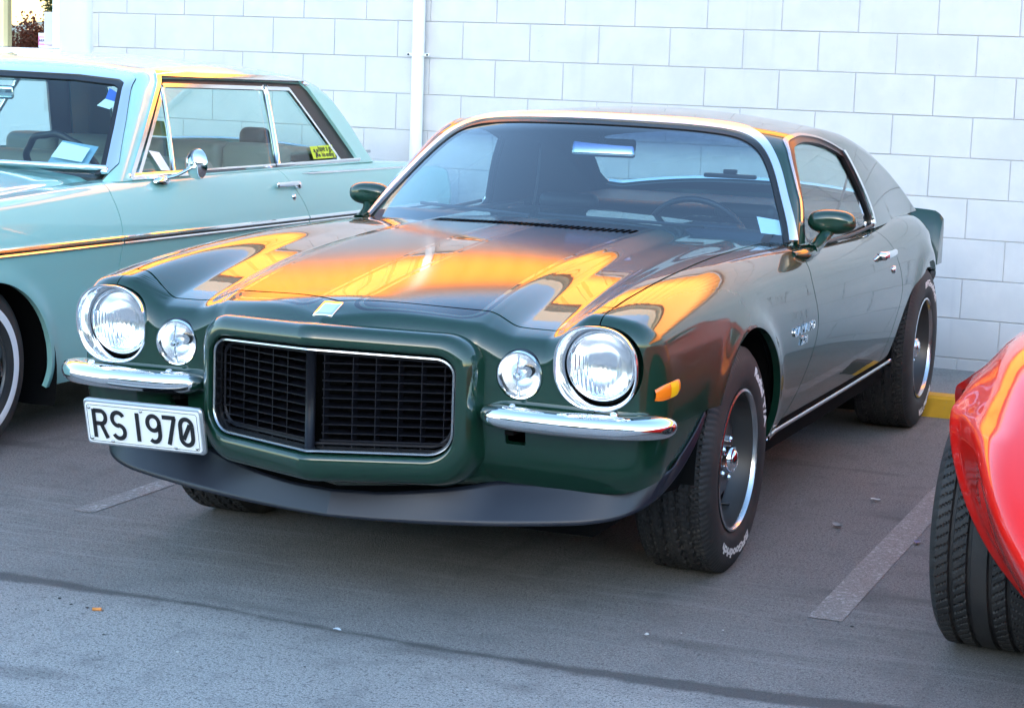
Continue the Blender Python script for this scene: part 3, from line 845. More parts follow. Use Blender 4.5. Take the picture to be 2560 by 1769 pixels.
# egg-crate grille
gr = empty('grille', (0, 0, 0)); gr.parent = car
obj('grille_backing', loft([ring(.357, .72, .445, .05, .064, V_(-.975)), ring(.30, .70, .46, .05, .06, V_(-.86, .10)), ring(.01, .60, .58, .002, .002, V_(-.80, 0))], cv=True), M_dark, gr)
M_grille = Mat('grille black plastic', (.006, .006, .009), .40, spec=.22)
cs, sn = .38, .150; L = math.hypot(cs, sn); dx, dy = cs / L, sn / L
def vslab(x0, x1, z0, z1, front, depth, tilt=0.0):
    """a thin bar following one leg of the prow"""
    rows = []
    for x in (x0, x1):
        y = front + .150 * x / .38
        rows.append([(x, y, z0), (x, y, z1), (x, y + depth, z1 + tilt), (x, y + depth, z0 + tilt)])
    m = loft(rows, cv=True, flip=True); m.P += [(0, 1, 2, 3), (7, 6, 5, 4)]
    return m
GY = -1.018
for i in range(11):
    z = .4685 + i * .0230
    inset = .012 if i == 0 else .0
    bar = vslab(.022, .344 - inset, z - .0013, z + .0013, GY, .040, .004)
    for mm in (bar, bar.mirror()): obj('grille_bar', mm, M_grille, gr, smooth=False)
for i in range(6):
    x = .040 + i * .0555 if i else .026
    bar = vslab(x - .0011, x + .0011, .452, .708 - .012 * x / .35, GY + .002, .030)
    for mm in (bar, bar.mirror()): obj('grille_bar', mm, M_grille, gr, smooth=False)
obj('grille_post', tube([(0, -1.030, .455), (0, -1.030, .715)], .0135, 14), M_grille, gr)
for z in (.4735, ):
    obj('grille_rod', sym(vslab(.02, .335, z - .002, z + .002, GY - .004, .004)), M_grille, gr, smooth=False)
fr = [np.array(ring(.343 - k, .706 - k, .460 + k, .04, .055, V_(GY + q))) for k, q in ((0, .004), (.004, -.002), (.008, .004))]
obj('grille_frame', loft(fr, cv=True), M_grille, gr)
# ---- lamps
def squircle(cx, cz, rx, rz, n=64, p=2.3):
    t = np.linspace(0, 2 * PI, n, endpoint=False)
    c, s = np.cos(t), np.sin(t)
    return np.stack([cx + rx * np.sign(c) * np.abs(c) ** (2 / p), cz + rz * np.sign(s) * np.abs(s) ** (2 / p)], 1)
def headlamp(sx):
    h = empty('headlight', (sx * HLX, -.85, HLZ)); h.parent = car
    yb = lambda z, o: o - .11 * (z)           # face leans forward at the top
    rows = []
    for rx, rz, p, o in ((.1075, .106, 2.3, .025), (.1125, .1105, 2.3, .003), (.1135, .1115, 2.3, -.006), (.1125, .1105, 2.3, -.0125), (.1095, .1075, 2.3, -.013), (.107, .105, 2.25, -.009), (.103, .1015, 2.2, .010), (.0985, .098, 2.1, .030), (.0955, .0955, 2.0, .043)):
        q = squircle(0, 0, rx, rz, 72, p); rows.append([(x, yb(z, o), z) for x, z in q])
    obj('bezel', loft(rows, cv=True), M_chrome, h, sharp=70)
    def disc(prof, m, name, n=64):
        q = lathe(prof, n, 'y'); A = Matrix.Rotation(math.atan(.09), 4, 'X')
        return obj(name, xf(q, A), m, h)
    disc([(.104, .040), (.092, .052), (.085, .056)], M_dark, 'bucket')
    disc([(.0935, .046), (.0945, .038), (.0925, .033), (.0895, .032), (.0885, .036)], M_chrome, 'retaining_ring')
    disc([(.0890, .036), (.080, .058), (.062, .078), (.040, .092), (.02, .098), (.0001, .099)], M_reflect, 'reflector')
    ln = obj('lens', xf(lathe([(.0890, .036), (.087, .028), (.080, .020), (.066, .012), (.045, .005), (.022, .001), (.0001, 0.0)], 64, 'y'), Matrix.Rotation(math.atan(.09), 4, 'X')), M_headlens, h)
    return h
M_headlens = Mat('fluted headlamp glass', (.93, .95, .96), .03)
M_headlens.set('Transmission Weight', 1.0); M_headlens.set('IOR', 1.3)
_x, _y, _z = M_headlens.sep(M_headlens.coord())
_w = ((_x * 520).sin() * ((_z + .018).abs().step(.052, .046))).max(-1)
M_headlens.bump(_w, .5, .002)
for sx in (1, -1): headlamp(sx)
def parklamp(sx):
    h = empty('parking_lamp', (sx * .5095, -.848, .666)); h.parent = car
    A = Matrix.Rotation(.08, 4, 'X') @ Matrix.Rotation(-.05 * sx, 4, 'Z')
    def disc(prof, m, name, n=48): return obj(name, xf(lathe(prof, n, 'y'), A), m, h, sharp=40)
    disc([(.0665, .028), (.0665, .008), (.0645, .001), (.0635, .012)], M_gasket, 'socket')
    disc([(.0640, .012), (.0640, -.002), (.0615, -.008), (.0585, -.007), (.0570, .002), (.0560, .012)], M_chrome, 'ring')
    disc([(.0565, .010), (.050, .028), (.038, .042), (.022, .050), (.0001, .053)], M_reflect, 'reflector')
    disc([(.0570, -.001), (.048, -.008), (.030, -.014), (.0001, -.017)], M_lens, 'lens')
    nub = disc([(.0135, .045), (.0135, -.014), (.011, -.020), (.0075, -.021), (.0075, -.028), (.005, -.031), (.0001, -.031)], M_chrome, 'lens_nut', 20)
    obj('lens_bar', xf(tube([(0, -.006, -.054), (0, -.013, -.03), (0, -.018, 0), (0, -.013, .03), (0, -.006, .054)], .0045, 8, flat=(1, .5)), A), M_chrome, h)
    return h
for sx in (1, -1): parklamp(sx)
# ---- bumperettes
def bumper(sx):
    path = crom([(.428, -.852, .563), (.455, -.892, .562), (.52, -.912, .561), (.62, -.914, .560), (.72, -.904, .559), (.80, -.880, .558), (.850, -.842, .557), (.882, -.795, .556), (.893, -.755, .556)], 8)
    k = len(path); rows = []
    t = np.gradient(path, axis=0); t /= np.linalg.norm(t, axis=1)[:, None]
    for i, (p, d) in enumerate(zip(path, t)):
        n = np.array([d[1], -d[0], 0]); n /= np.linalg.norm(n)
        if n[1] > 0 and i < k / 2: n = -n
        e = i / (k - 1); f = min(1, .55 + .45 * math.sin(min(e, 1 - e) * 9 if min(e, 1 - e) * 9 < PI / 2 else PI / 2))
        sec = [(-.008, .036), (.014, .033), (.027, .024), (.034, .009), (.0345, -.005), (.030, -.019), (.020, -.029), (.006, -.033), (-.02, -.032), (-.05, -.028), (-.055, .0), (-.05, .032), (-.03, .036)]
        rows.append([p + n * a * f * .95 + np.array([0, 0, b * f * .86]) for a, b in sec])
    m = loft(rows, cv=True, flip=True); q = len(rows[0])
    m.P += [tuple(range(q)), tuple(range((k - 1) * q, k * q))[::-1]]
    if sx < 0: m = m.mirror()
    b = obj('bumper', m, M_chrome, car, sharp=55)
    for bx, by in ((.508, -.893), (.775, -.868)):
        bolt = xf(lathe([(.010, .586), (.010, .593), (.006, .597), (.0001, .598)], 14), Matrix.Translation((sx * bx, by, 0)))
        obj('bumper_bolt', bolt, M_chrome, b)
    bk = box(sx * .495 - .012, sx * .495 + .012, -.875, -.80, .512, .527); obj('bumper_bracket', bk, M_dark, b, smooth=False)
for sx in (1, -1): bumper(sx)
# ---- air dam
top = [(0, -.892, .318), (.12, -.875, .320), (.25, -.852, .335), (.36, -.815, .352), (.44, -.775, .367), (.52, -.768, .371), (.62, -.764, .374), (.70, -.748, .381), (.765, -.712, .395), (.815, -.655, .418), (.850, -.585, .452), (.872, -.510, .496), (.884, -.440, .545)]
bot = [(0, -.925, .250), (.12, -.908, .250), (.25, -.888, .252), (.36, -.870, .257), (.44, -.857, .262), (.52, -.843, .268), (.62, -.824, .277), (.70, -.802, .286), (.772, -.762, .302), (.826, -.695, .332), (.862, -.610, .386), (.884, -.515, .458), (.891, -.438, .535)]
for k_ in range(7, 13):
    yy_, zz_ = top[k_][1], top[k_][2]
    xs_s = float(G_S(np.array(yy_), np.array(zz_))); top[k_] = (min(top[k_][0] + .02, xs_s + .003) if k_ < 9 else xs_s + .003, yy_, zz_)
tt, bb = crom([(-top[1][0], *top[1][1:])] + top, 5)[5:], crom([(-bot[1][0], *bot[1][1:])] + bot, 5)[5:]; rows = []
tt[:6] = [np.array(top[0]) * (1 - q_ / 5) + np.array(top[1]) * q_ / 5 for q_ in range(6)]; bb[:6] = [np.array(bot[0]) * (1 - q_ / 5) + np.array(bot[1]) * q_ / 5 for q_ in range(6)]
for s in np.linspace(0, 1, 9):
    bulge = np.zeros_like(tt); rows.append(tt * (1 - s) + bb * s)
rows = [np.vstack([(r_ * (-1, 1, 1))[:0:-1], r_]) for r_ in rows]
m = loft(rows, flip=True); sp = obj('front_air_dam', m, M_spoiler, car, sharp=11)
sol = sp.modifiers.new('solid', 'SOLIDIFY'); sol.thickness = .005; sol.offset = 0
# ---- plate
def rrect(w, h, r, n=6):
    p = []
    for cx, cy, a0 in ((w - r, h - r, 0), (-w + r, h - r, PI / 2), (-w + r, -h + r, PI), (w - r, -h + r, 1.5 * PI)):
        p += [(cx + r * math.cos(a0 + a), cy + r * math.sin(a0 + a)) for a in np.linspace(0, PI / 2, n)]
    return p
def plaque(w, h, r, t, bev=.002):
    """rounded slab in the xz plane facing -y"""
    o, i = rrect(w, h, r), rrect(w - bev, h - bev, max(r - bev, .0005))
    rows = [[(x, t, z) for x, z in o], [(x, bev, z) for x, z in o], [(x, 0, z) for x, z in i]]
    m = loft(rows, cv=True, flip=True); k = len(o)
    m.P += [tuple(range(2 * k, 3 * k)), tuple(range(k))[::-1]]
    return m
pl = empty('number_plate', (-.541, -.968, .4445)); pl.parent = car; pl.rotation_euler = (R(12), R(-.5), R(0))
obj('plate_frame', plaque(.1885, .0670, .013, .012, .004), Mat('pressed alloy', (.55, .55, .56), .35, .9), pl, sharp=30)
pf = obj('plate_face', xf(plaque(.1800, .0585, .010, .004, .001), Matrix.Translation((0, -.0045, 0))), Mat('reflective plate white', (.82, .82, .80), .35), pl, sharp=30)
bo = [[(x, -.0050, z) for x, z in rrect(.1745, .0535, .008)], [(x, -.0050, z) for x, z in rrect(.1730, .0520, .0065)]]
obj('plate_border', loft(bo, cv=True), M_letter_b, pl, smooth=False)
def stroke(pts, w=.0062):
    """embossed character stroke as a flat ribbon"""
    P = np.array(pts, float); k = len(P); t = np.gradient(P, axis=0); t /= np.linalg.norm(t, axis=1)[:, None]
    n = np.stack([-t[:, 1], t[:, 0]], 1)
    rows = [[(p[0] + q * w * nn[0], -.0064, p[1] + q * w * nn[1]) for p, nn in zip(P, n)] for q in (-1, 1)]
    m = loft(rows, flip=True)
    V = m.V.copy(); V[:, 1] = -.0045
    return m
def arcp(cx, cz, rx, rz, a0, a1, n=12): return [(cx + rx * math.cos(R(a)), cz + rz * math.sin(R(a))) for a in np.linspace(a0, a1, n)]
Hc = .0375; Wc = .0185
chars = {
 'R': [[(-Wc, -Hc - .004), (-Wc, Hc + .004)], [(-Wc, Hc), (.004, Hc)] + arcp(.004, Hc - .0185, .0145, .0185, 85, -90) + [(-Wc, .0005)], [(.002, .001), (Wc + .001, -Hc - .004)]],
 'S': [arcp(0, .018, .0185, .0195, 25, 268, 16) + arcp(0, -.019, .0185, .0195, 88, -155, 16)],
 '1': [[(0, -Hc - .004), (0, Hc + .004)]],
 '9': [arcp(0, .0165, .0185, .021, 0, 360, 26), [(.0185, .0165), (.0185, -.012)] + arcp(0, -.014, .0185, .0235, 0, -130, 12)],
 '7': [[(-Wc - .003, Hc), (Wc + .002, Hc)], [(Wc - .002, Hc), (-.006, -Hc - .004)]],
 '0': [arcp(0, .0165, .0185, .021, 0, 180, 14) + arcp(0, -.0165, .0185, .021, 180, 360, 14) + [(.0185, .0165)], [(-.011, -.022), (.012, .022)]],
}
for ch, cx in zip('RS1970', (-.134, -.076, -.014, .036, .087, .139)):
    m = None
    for st in chars[ch]:
        q = stroke(st); m = q if m is None else m + q
    obj('plate_character', xf(m, Matrix.Translation((cx, -.0003, 0))), M_letter_b, pl, smooth=False)
for x, z in ((-.166, .045), (-.166, -.045), (.166, -.045), (0, .0475), (-.10, -.049), (.10, -.049)):
    obj('plate_screw', xf(lathe([(.0048, -.0048), (.0044, -.0075), (.0001, -.0088)], 12, 'y'), Matrix.Translation((x, 0, z))), M_steel, pl)
obj('plate_bracket', rbox(-.06, .06, .012, .10, -.02, .03, .006), M_dark, pl)
# ---- hood emblem, cowl slots
def on_top(x, y, off=0.0):
    P, N = shoot(G_body, np.array([[x, y, .45]]), np.array([[0., 0., 1.]]), 1.0, 26); return P[0] + N[0] * off, N[0]
em = []
for yy in np.linspace(-.965, -.897, 6):
    em.append([on_top(xx + (-.004), yy, .004)[0] for xx in np.linspace(-.027, .027, 7)])
m = loft(em, flip=True); eo = obj('hood_emblem', m, M_chrome, car); s_ = eo.modifiers.new('solid', 'SOLIDIFY'); s_.thickness = .006
M_slot_shade = Mat('vent slot shade', (.003, .003, .003), 1.0, spec=0.0)
for i in range(38):
    x = -.345 + i * .690 / 37
    a = [on_top(x + d, .370 + .115 * (x / .345) ** 2 + q, .0012)[0] for d, q in ((-.0056, 0), (.0056, 0), (.0056, .085), (-.0056, .085))]
    obj('vent_slot_shade', M(np.array(a), None, [(0, 1, 2, 3)]), M_slot_shade, hood_o, smooth=False)  # flat black strip on the skin, painting the shade inside each slot
# ---- side marker, badge, door handle, lock
def on_side(y, z, off=0.0, s=1):
    x = float(np.ravel(shoot(G_body, np.array([[0., y, z]]), np.array([[1., 0., 0.]]), 1.5, 26)[0])[0]); return np.array([s * (x + off), y, z])
for sx in (1, -1):
    rows = []
    for y in np.linspace(-.775, -.655, 9):
        e = (y + .715) / .06; hh = .021 * (1 - .35 * max(0, -e) ** 3 - .2 * max(0, e) ** 4)
        rows.append([on_side(y, .640 + hh * q + .012 * (y + .715) / .06 * .5, .006 - .004 * abs(q) ** 4, sx) for q in (-1, -.9, -.4, 0, .4, .9, 1)])
    m = loft(rows, flip=sx > 0); mk = obj('side_marker', m, M_amber, car)
    obj('marker_bright_lens', loft([[r + np.array([sx * .0014, 0, 0]) for r in row[1:-1]] for row in rows[4:8]], flip=sx > 0), M_amber2, mk)
    rim_ = loft([[on_side(y, .640 + hh, .001, sx) for y in np.linspace(-.784, -.646, 12)] for hh in (-.030, .032)], flip=sx > 0)
    h = on_side(1.96, .790, 0, sx)
    ho = obj('door_handle', rbox(-.012, .016, -.085, .085, -.014, .014, .010), M_chrome, door_r if sx > 0 else door_l, loc=tuple(h + np.array([sx * .012, -.02, 0])))
    obj('lock_button', lathe([(.016, 0), (.016, .022), (.012, .028), (.0001, .029)], 20, 'x') if sx > 0 else lathe([(.016, 0), (.016, .022), (.012, .028), (.0001, .029)], 20, 'x').mirror(), M_chrome, door_r if sx > 0 else door_l, loc=tuple(on_side(1.83, .790, 0, sx)))
    obj('key_lock', (lathe([(.014, -.004), (.014, .006), (.009, .009), (.0001, .009)], 20, 'x') if sx > 0 else lathe([(.014, -.004), (.014, .006), (.009, .009), (.0001, .009)], 20, 'x').mirror()), M_chrome, door_r if sx > 0 else door_l, loc=tuple(on_side(2.02, .725, 0, sx)))
    for txt, y, z, size in (('CAMARO', .648, .650, .040), ('Z28', .640, .614, .034)):
        t = text_mesh(txt, size, .002, .0004, 1.1)
        a = on_side(y, z, .002, sx)
        V = np.stack([a[0] + sx * t.V[:, 2], y + sx * t.V[:, 0] * 1.55, z + t.V[:, 1]], 1)
        obj('fender_badge', M(V, None, t.Q, t.P), M_chrome, car, smooth=False)
# aerial-base style small trim on the rear roof edge is omitted; rear spoiler
def rear_spoiler():
    rows = []
    for x in np.r_[np.linspace(0, .70, 12), .73, .76, .785, .80, .81, .818, .822]:
        zt = .905 - .035 * sstep(.3, .62, np.array(x)) - .012 * max(0, (x - .58) / .2) - .030 * max(0, (x - .775) / .047) ** 2
        zb = .62; yb, yt = 3.46 - .02 * (x / .8) ** 2, 3.55 - .03 * (x / .8) ** 2
        q_ = lambda f: (x, yb + (yt - yb) * f ** 1.6, zb + (zt - zb) * f)
        rows.append([q_(0), q_(.35), q_(.7), q_(.93), (x, yt + .008, zt), (x, yt + .03, zt - .006), (x, yt + .04, zt - .05), (x, yt + .04, zb)])
    m = loft(rows); k = len(rows[0]); m.P.append(tuple(range(len(m.V) - k, len(m.V)))[::-1])
    obj('rear_spoiler', sym(m), M_green, car, sharp=40)
rear_spoiler()
obj('rear_panel', rbox(-.68, .68, 3.50, 3.60, .40, .75, .04), M_green, car)
obj('rear_bumper', rbox(-.74, .74, 3.58, 3.68, .46, .54, .03), M_chrome, car)
# ---------------------------------------------------------------- green coupe: cabin
_yc = np.r_[np.linspace(.60, 1.40, 120), np.linspace(1.408, 2.2, 70), np.linspace(2.215, 3.34, 70)]
tv = crom([(0, 1.30), (.3, 1.295), (.52, 1.27), (.62, 1.23), (.68, 1.16), (.74, 1.05), (.785, .94), (.80, .86)], 30)
s = np.r_[0, np.cumsum(np.linalg.norm(np.diff(tv, axis=0), axis=1))]; kk = np.linspace(0, s[-1], 170)
vv = np.arctan2(np.interp(kk, s, tv[:, 1]) - .86, np.interp(kk, s, tv[:, 0])); vv[0] = PI / 2
A = np.zeros((len(_yc), 170, 3)); A[..., 1] = _yc[:, None]; A[..., 2] = .86
D = np.broadcast_to(np.stack([np.cos(vv), 0 * vv, np.sin(vv)], 1)[None], A.shape)
CP, CN = shoot(G_cab, A, D, 1.2, 22); CP[:, 0, 0] = 0
CAB = grid(CP, CN, flip=True)
ws_half = [(0, 1.268)] + [tuple(p_) for p_ in crom([(.12, 1.267), (.30, 1.262), (.43, 1.252), (.505, 1.238), (.560, 1.214), (.604, 1.178), (.65, 1.118), (.70, 1.034), (.745, .955), (.775, .89)], 5)] + [(.785, .86), (0, .86)]
ws_sd_ = poly_sd(ws_half + [(-x, z) for x, z in ws_half[-2:0:-1]])
def ws_sd(V): return np.where(V[:, 1] < 1.5, ws_sd_(V[:, 0], V[:, 2]), 1.0)
sw = crom([(1.005, .900), (1.085, 1.02), (1.165, 1.11), (1.245, 1.185), (1.30, 1.212), (1.40, 1.222), (1.50, 1.222), (1.65, 1.211), (1.80, 1.187), (1.90, 1.164), (1.935, 1.15), (1.985, 1.05), (2.035, .955), (2.05, .905), (2.03, .875), (1.98, .865), (1.8, .858), (1.4, .87)], 4, True)
sw_sd_ = poly_sd(sw)
def sw_sd(V): return np.where(np.abs(V[:, 0]) > .5, sw_sd_(V[:, 1], V[:, 2]), 1.0)
rw_half = [(0, 2.50), (.42, 2.52), (.54, 2.58), (.59, 2.70), (.66, 3.06), (.655, 3.16), (.60, 3.20), (0, 3.22)]
rw_sd_ = poly_sd(rw_half + [(-x, y) for x, y in rw_half[-2:0:-1]])
def rw_sd(V): return np.where(V[:, 2] > .9, rw_sd_(V[:, 0], V[:, 1]), 1.0)
skip0 = lambda p: abs(p[0]) < 1e-6
low = lambda V: V[:, 2] - np.where(V[:, 1] < 1.2, .895, .875)
tw = .019
roof = cl(CAB, lambda V: ws_sd(V) - tw, lambda V: sw_sd(V) - .010, lambda V: rw_sd(V) - .012, low, lambda V: np.maximum(V[:, 1] - 1.0 + .0, ws_sd(V) - tw))
roof_o = obj('roof', flange(sym(roof), .02, skip0), M_green, car)
trim = cl(CAB, lambda V: tw - ws_sd(V), ws_sd, lambda V: V[:, 2] - .905)
obj('windscreen_trim', flange(sym(trim.offset(.006)), .012, skip0), M_wstrim, car)
gk = cl(CAB, lambda V: .002 - ws_sd(V), lambda V: ws_sd(V) + .013, lambda V: V[:, 2] - .90)
obj('windscreen_gasket', flange(sym(gk.offset(.001)), .012, skip0), M_gasket, car)
wsg = cl(CAB, lambda V: -ws_sd(V) - .004, lambda V: V[:, 2] - .895)
wsg_o = obj('windscreen', sym(wsg.offset(-.003)), M_glass_g, car)
for mm in (0, 1):
    f = (lambda q: q.mirror()) if mm else (lambda q: q)
    sg = cl(CAB, lambda V: -sw_sd(V) - .002, low)
    obj('side_window', f(sg.offset(-.012)), M_glass_s, car)
    st = cl(CAB, lambda V: .010 - sw_sd(V), lambda V: sw_sd(V) + .009, low)
    obj('side_window_gasket', flange(f(st.offset(-.002)), .012), M_gasket, car)
    s2 = cl(CAB, lambda V: .016 - sw_sd(V), lambda V: sw_sd(V) - .008, low, lambda V: V[:, 1] - 1.0)
    obj('drip_moulding', flange(f(s2.offset(.005)), .008), M_steel, car)
    bp = cl(CAB, lambda V: .034 - sw_sd(V), lambda V: sw_sd(V) - .006, lambda V: V[:, 2] - .89, lambda V: V[:, 1] - 1.90, lambda V: 1.168 - V[:, 2])
    obj('pillar_moulding', flange(f(bp.offset(.008)), .012), M_chrome, car)
    # belt moulding
    yy = np.linspace(1.0, 2.03, 24)
    bm = tube([((-1 if mm else 1) * (float(G_Sc(y, .885)) + .006), y, .893 - .012 * math.sin((y - 1) / 1.03 * PI) - .004) for y in yy], .007, 8, flat=(.6, 1))
    obj('belt_moulding', bm, M_black, car)
rg = cl(CAB, lambda V: -rw_sd(V)); obj('rear_window', sym(rg.offset(-.006)), M_glass_s, car)
rt = cl(CAB, lambda V: .014 - rw_sd(V), lambda V: rw_sd(V)); obj('rear_window_trim', flange(sym(rt.offset(.004)), .012, skip0), M_chrome, car)
# inner lining (dark) just under the roof skin
lin = cl(CAB, lambda V: ws_sd(V) - .004, lambda V: sw_sd(V) - .004, lambda V: rw_sd(V) - .004, low, lambda V: V[:, 1] - .95)
obj('headlining', sym(lin.offset(-.028)).flip(), M_trim_in, car)
# interior
def seat_back(x, y, w=.27, h0=.45, h1=.88):
    return rbox(x - w, x + w, y, y + .16, h0, h1, .06)
it = empty('interior', (0, 0, 0)); it.parent = car
obj('dashboard', loft([[(x, .80, .89), (x, .86, .925), (x, 1.02, .925), (x, 1.10, .90), (x, 1.12, .80), (x, 1.10, .60)] for x in np.linspace(-.72, .72, 13)], flip=True), M_trim_in, it)
obj('dash_top', loft([[(x, y, .900 + .025 * math.sin(PI * t)) for t, y in zip(np.linspace(0, 1, 6), np.linspace(.70 + .22 * (x / .72) ** 2, 1.05, 6))] for x in np.linspace(-.74, .74, 15)], flip=True), M_trim_in, it)
for x in (-.36, .36):
    so = obj('front_seat', seat_back(x, 1.72, .26, .42, .90), M_trim_in, it, rot=(0, 0, 0))
    obj('headrest', rbox(x - .12, x + .12, 1.80, 1.88, .89, .955, .03), M_trim_in, it)
    obj('seat_cushion', rbox(x - .26, x + .26, 1.25, 1.80, .36, .52, .06), M_trim_in, it)
obj('rear_seat', rbox(-.62, .62, 2.38, 2.58, .42, .90, .07), M_trim_in, it)
obj('parcel_shelf', rbox(-.66, .66, 2.55, 3.2, .87, .895, .01), M_trim_in, it)
obj('floor', rbox(-.72, .72, .7, 2.5, .30, .36, .02), M_dark, it)
for sx in (1, -1): obj('door_card', rbox(sx * .745 - .02, sx * .745 + .02, .85, 2.3, .42, .885, .015), M_trim_in, it)
sw_c = Matrix.Translation((.36, 1.22, .845)) @ Matrix.Rotation(R(-62), 4, 'X')
obj('steering_wheel', xf(tube([(.185 * math.cos(a), .185 * math.sin(a), 0) for a in np.linspace(0, 2 * PI, 48, endpoint=False)], .011, 8, closed=True), sw_c), M_black, it)
obj('steering_spoke', xf(rbox(-.18, .18, -.02, .02, -.02, .005, .008), sw_c), M_black, it)
rvm = obj('rear_view_mirror', rbox(-.115, .115, -.012, .012, -.034, .034, .014), M_chrome, it, loc=(.0, 1.20, 1.168), rot=(R(-14), 0, R(10)))
obj('mirror_glass', rbox(-.107, .107, .011, .0135, -.028, .028, .004), M_mirror, rvm)
obj('mirror_stem', tube([(.0, 1.13, 1.262), (.0, 1.15, 1.235), (.0, 1.19, 1.19)], .008, 8), M_black, it)
# gauge pair and shelf items
obj('harness_bar', rbox(-.165, .075, 3.03, 3.06, .978, .998, .008), M_black, it)
obj('brake_light', rbox(-.075, -.015, 3.03, 3.06, .998, 1.018, .005), M_black, it)
obj('tax_label', M(np.array([(.60, .90, .93), (.725, .935, .925), (.675, 1.015, 1.02), (.575, .975, 1.02)]) + np.array([0, .004, -.0]), None, [(0, 1, 2, 3)]), M_paper, it, smooth=False)
# stick the label on the glass: recompute from the screen surface
lab = it.children[-1] if False else [o for o in it.children if o.name.startswith('tax_label')][0]
Vl = []
for x, z in ((.679, .934), (.752, .926), (.722, .972), (.648, .984)):
    P, N = shoot(lambda Q: (Q[..., 2] - G_ws(np.abs(Q[..., 0]), Q[..., 1])), np.array([[x, 1.6, z]]), np.array([[0., -1., 0.]]), 1.5, 26); Vl.append(P[0] + np.array([0, .010, -.006]))
for v, c in zip(lab.data.vertices, Vl): v.co = c
obj('gauge_pod', rbox(.20, .56, 1.02, 1.13, .845, .935, .02), M_trim_in, it)
for gx in (.29, .47):
    obj('gauge_ring', xf(lathe([(.046, 0), (.050, .006), (.044, .008)], 28, 'y'), Matrix.Translation((gx, 1.128, .888))), M_chrome, it)
for sx in (-1, 1): obj('seat_belt', tube(crom([(sx * .66, 2.28, 1.12), (sx * .64, 2.2, .95), (sx * .60, 2.0, .72)], 5), .02, 6, flat=(1, .12)), M_trim_in, it)
obj('wiper_shelf', rbox(-.30, .30, .86, .88, .905, .918, .004), M_black, it)
# exterior mirrors
def ext_mirror(sx):
    h = empty('door_mirror', (0, 0, 0)); h.parent = car
    rows = []
    for a in np.r_[.00001, .004, .02, .06, np.linspace(.15, PI - .15, 18), PI - .06, PI - .02, PI - .004, PI - .00001]:
        f = math.sin(a) ** .55
        cy = 1.085 + .045 * (-math.cos(a)); rows.append([(sx * (.866 + .082 * f * np.sign(math.cos(b)) * abs(math.cos(b)) ** .8), cy + .006 * f * math.cos(b), .963 + .042 * f * np.sign(math.sin(b)) * abs(math.sin(b)) ** .85) for b in np.linspace(0, 2 * PI, 32, endpoint=False)])
    mh = loft(rows, cv=True, flip=sx > 0);
    obj('mirror_housing', mh, M_green, h)
    arm = crom([(.862, 1.075, .935), (.845, 1.03, .905), (.838, .98, .885), (.832, .93, .875)], 6)
    obj('mirror_arm', tube([(sx * a, b, c) for a, b, c in arm], np.linspace(.022, .026, len(arm)), 12, flat=(1, .8)), M_green, h)
    ft = crom([(.836, .97, .872), (.834, .90, .868), (.826, .82, .868), (.815, .765, .872)], 6)
    obj('mirror_foot', tube([(sx * a, b, c) for a, b, c in ft], np.r_[np.linspace(.022, .028, 10), np.linspace(.028, .012, len(ft) - 10)], 12, flat=(.9, .75)), M_green, h)
for sx in (1, -1): ext_mirror(sx)
# wiper arms parked below the hood edge
for x0, x1 in ((-.05, .50), (-.55, -.08)):
    w_ = obj('wiper', tube([(x0, .700 + .30 * (x0 / .785) ** 2, .958), (x1, .690 + .30 * (x1 / .785) ** 2, .952 - .02 * (x1 / .7) ** 2)], .006, 6), M_black, car)
# wheels
TT = (('BFGoodrich', .270, .036, 183, False), ('Radial T/A', .270, .036, 50, False))
T2 = (('BFGoodrich', .270, .036, 18, False), ('Radial T/A', .270, .036, 160, False))
make_wheel(car, .762, 0, 1, texts=TT)
make_wheel(car, -.762, 0, -1, texts=TT)
make_wheel(car, .786, 2.743, 1, R0=.336, w=.25, texts=T2)
make_wheel(car, -.786, 2.743, -1, R0=.336, w=.25, texts=TT)
obj('front_axle', tube([(-.6, 0, .33), (.6, 0, .33)], .05, 10), M_dark, car)
obj('rear_axle', tube([(-.6, 2.743, .33), (.6, 2.743, .33)], .05, 10), M_dark, car)
# ---------------------------------------------------------------- litter on the asphalt
def pebble(r, seed, flat=.6):
    rr = np.random.default_rng(seed); rows = []
    for ph in np.linspace(-PI / 2, PI / 2, 6):
        rows.append([(r * math.cos(ph) * math.cos(t) * rr.uniform(.75, 1.2), r * math.cos(ph) * math.sin(t) * rr.uniform(.75, 1.2), r * flat * (1 + math.sin(ph)) * .6) for t in np.linspace(0, 2 * PI, 8, endpoint=False)])
    return loft(rows, cv=True, flip=True)
butt = tag(empty('cigarette_butt', (-.52, -1.245, .0042), R(25)), 'orange cigarette butt on the asphalt beside the tar joint', 'litter')
obj('filter', xf(tube([(0, 0, 0), (.024, 0, 0)], .0042, 10), Matrix.Identity(4)), Mat('orange filter paper', (.72, .26, .06), .7), butt)
obj('ash_end', tube([(.0242, 0, 0), (.030, .001, 0)], .0038, 10), Mat('scorched paper', (.25, .22, .2), .9), butt)
def leaf(name, loc, size, col, label, cat, seed):
    rr = np.random.default_rng(seed); P = []
    for u in np.linspace(-1, 1, 7):
        w = (1 - u * u) ** .6 * .55 + .03
        P.append([(u * size, v * w * size, .002 + size * .18 * abs(v) + size * .10 * math.sin(3 * u + seed) + size * .1) for v in (-1, -.4, 0, .4, 1)])
    o = obj(name, loft(P, flip=True), Mat(name + ' surface', col, .7), loc=loc, rot=(0, 0, rr.uniform(0, 6)))
    return tag(o, label, cat)
leaf('foil_scrap', (.135, -1.118, .004), .012, (.55, .58, .62), 'crumpled pale foil scrap lying on the dark tar joint', 'litter', 1)
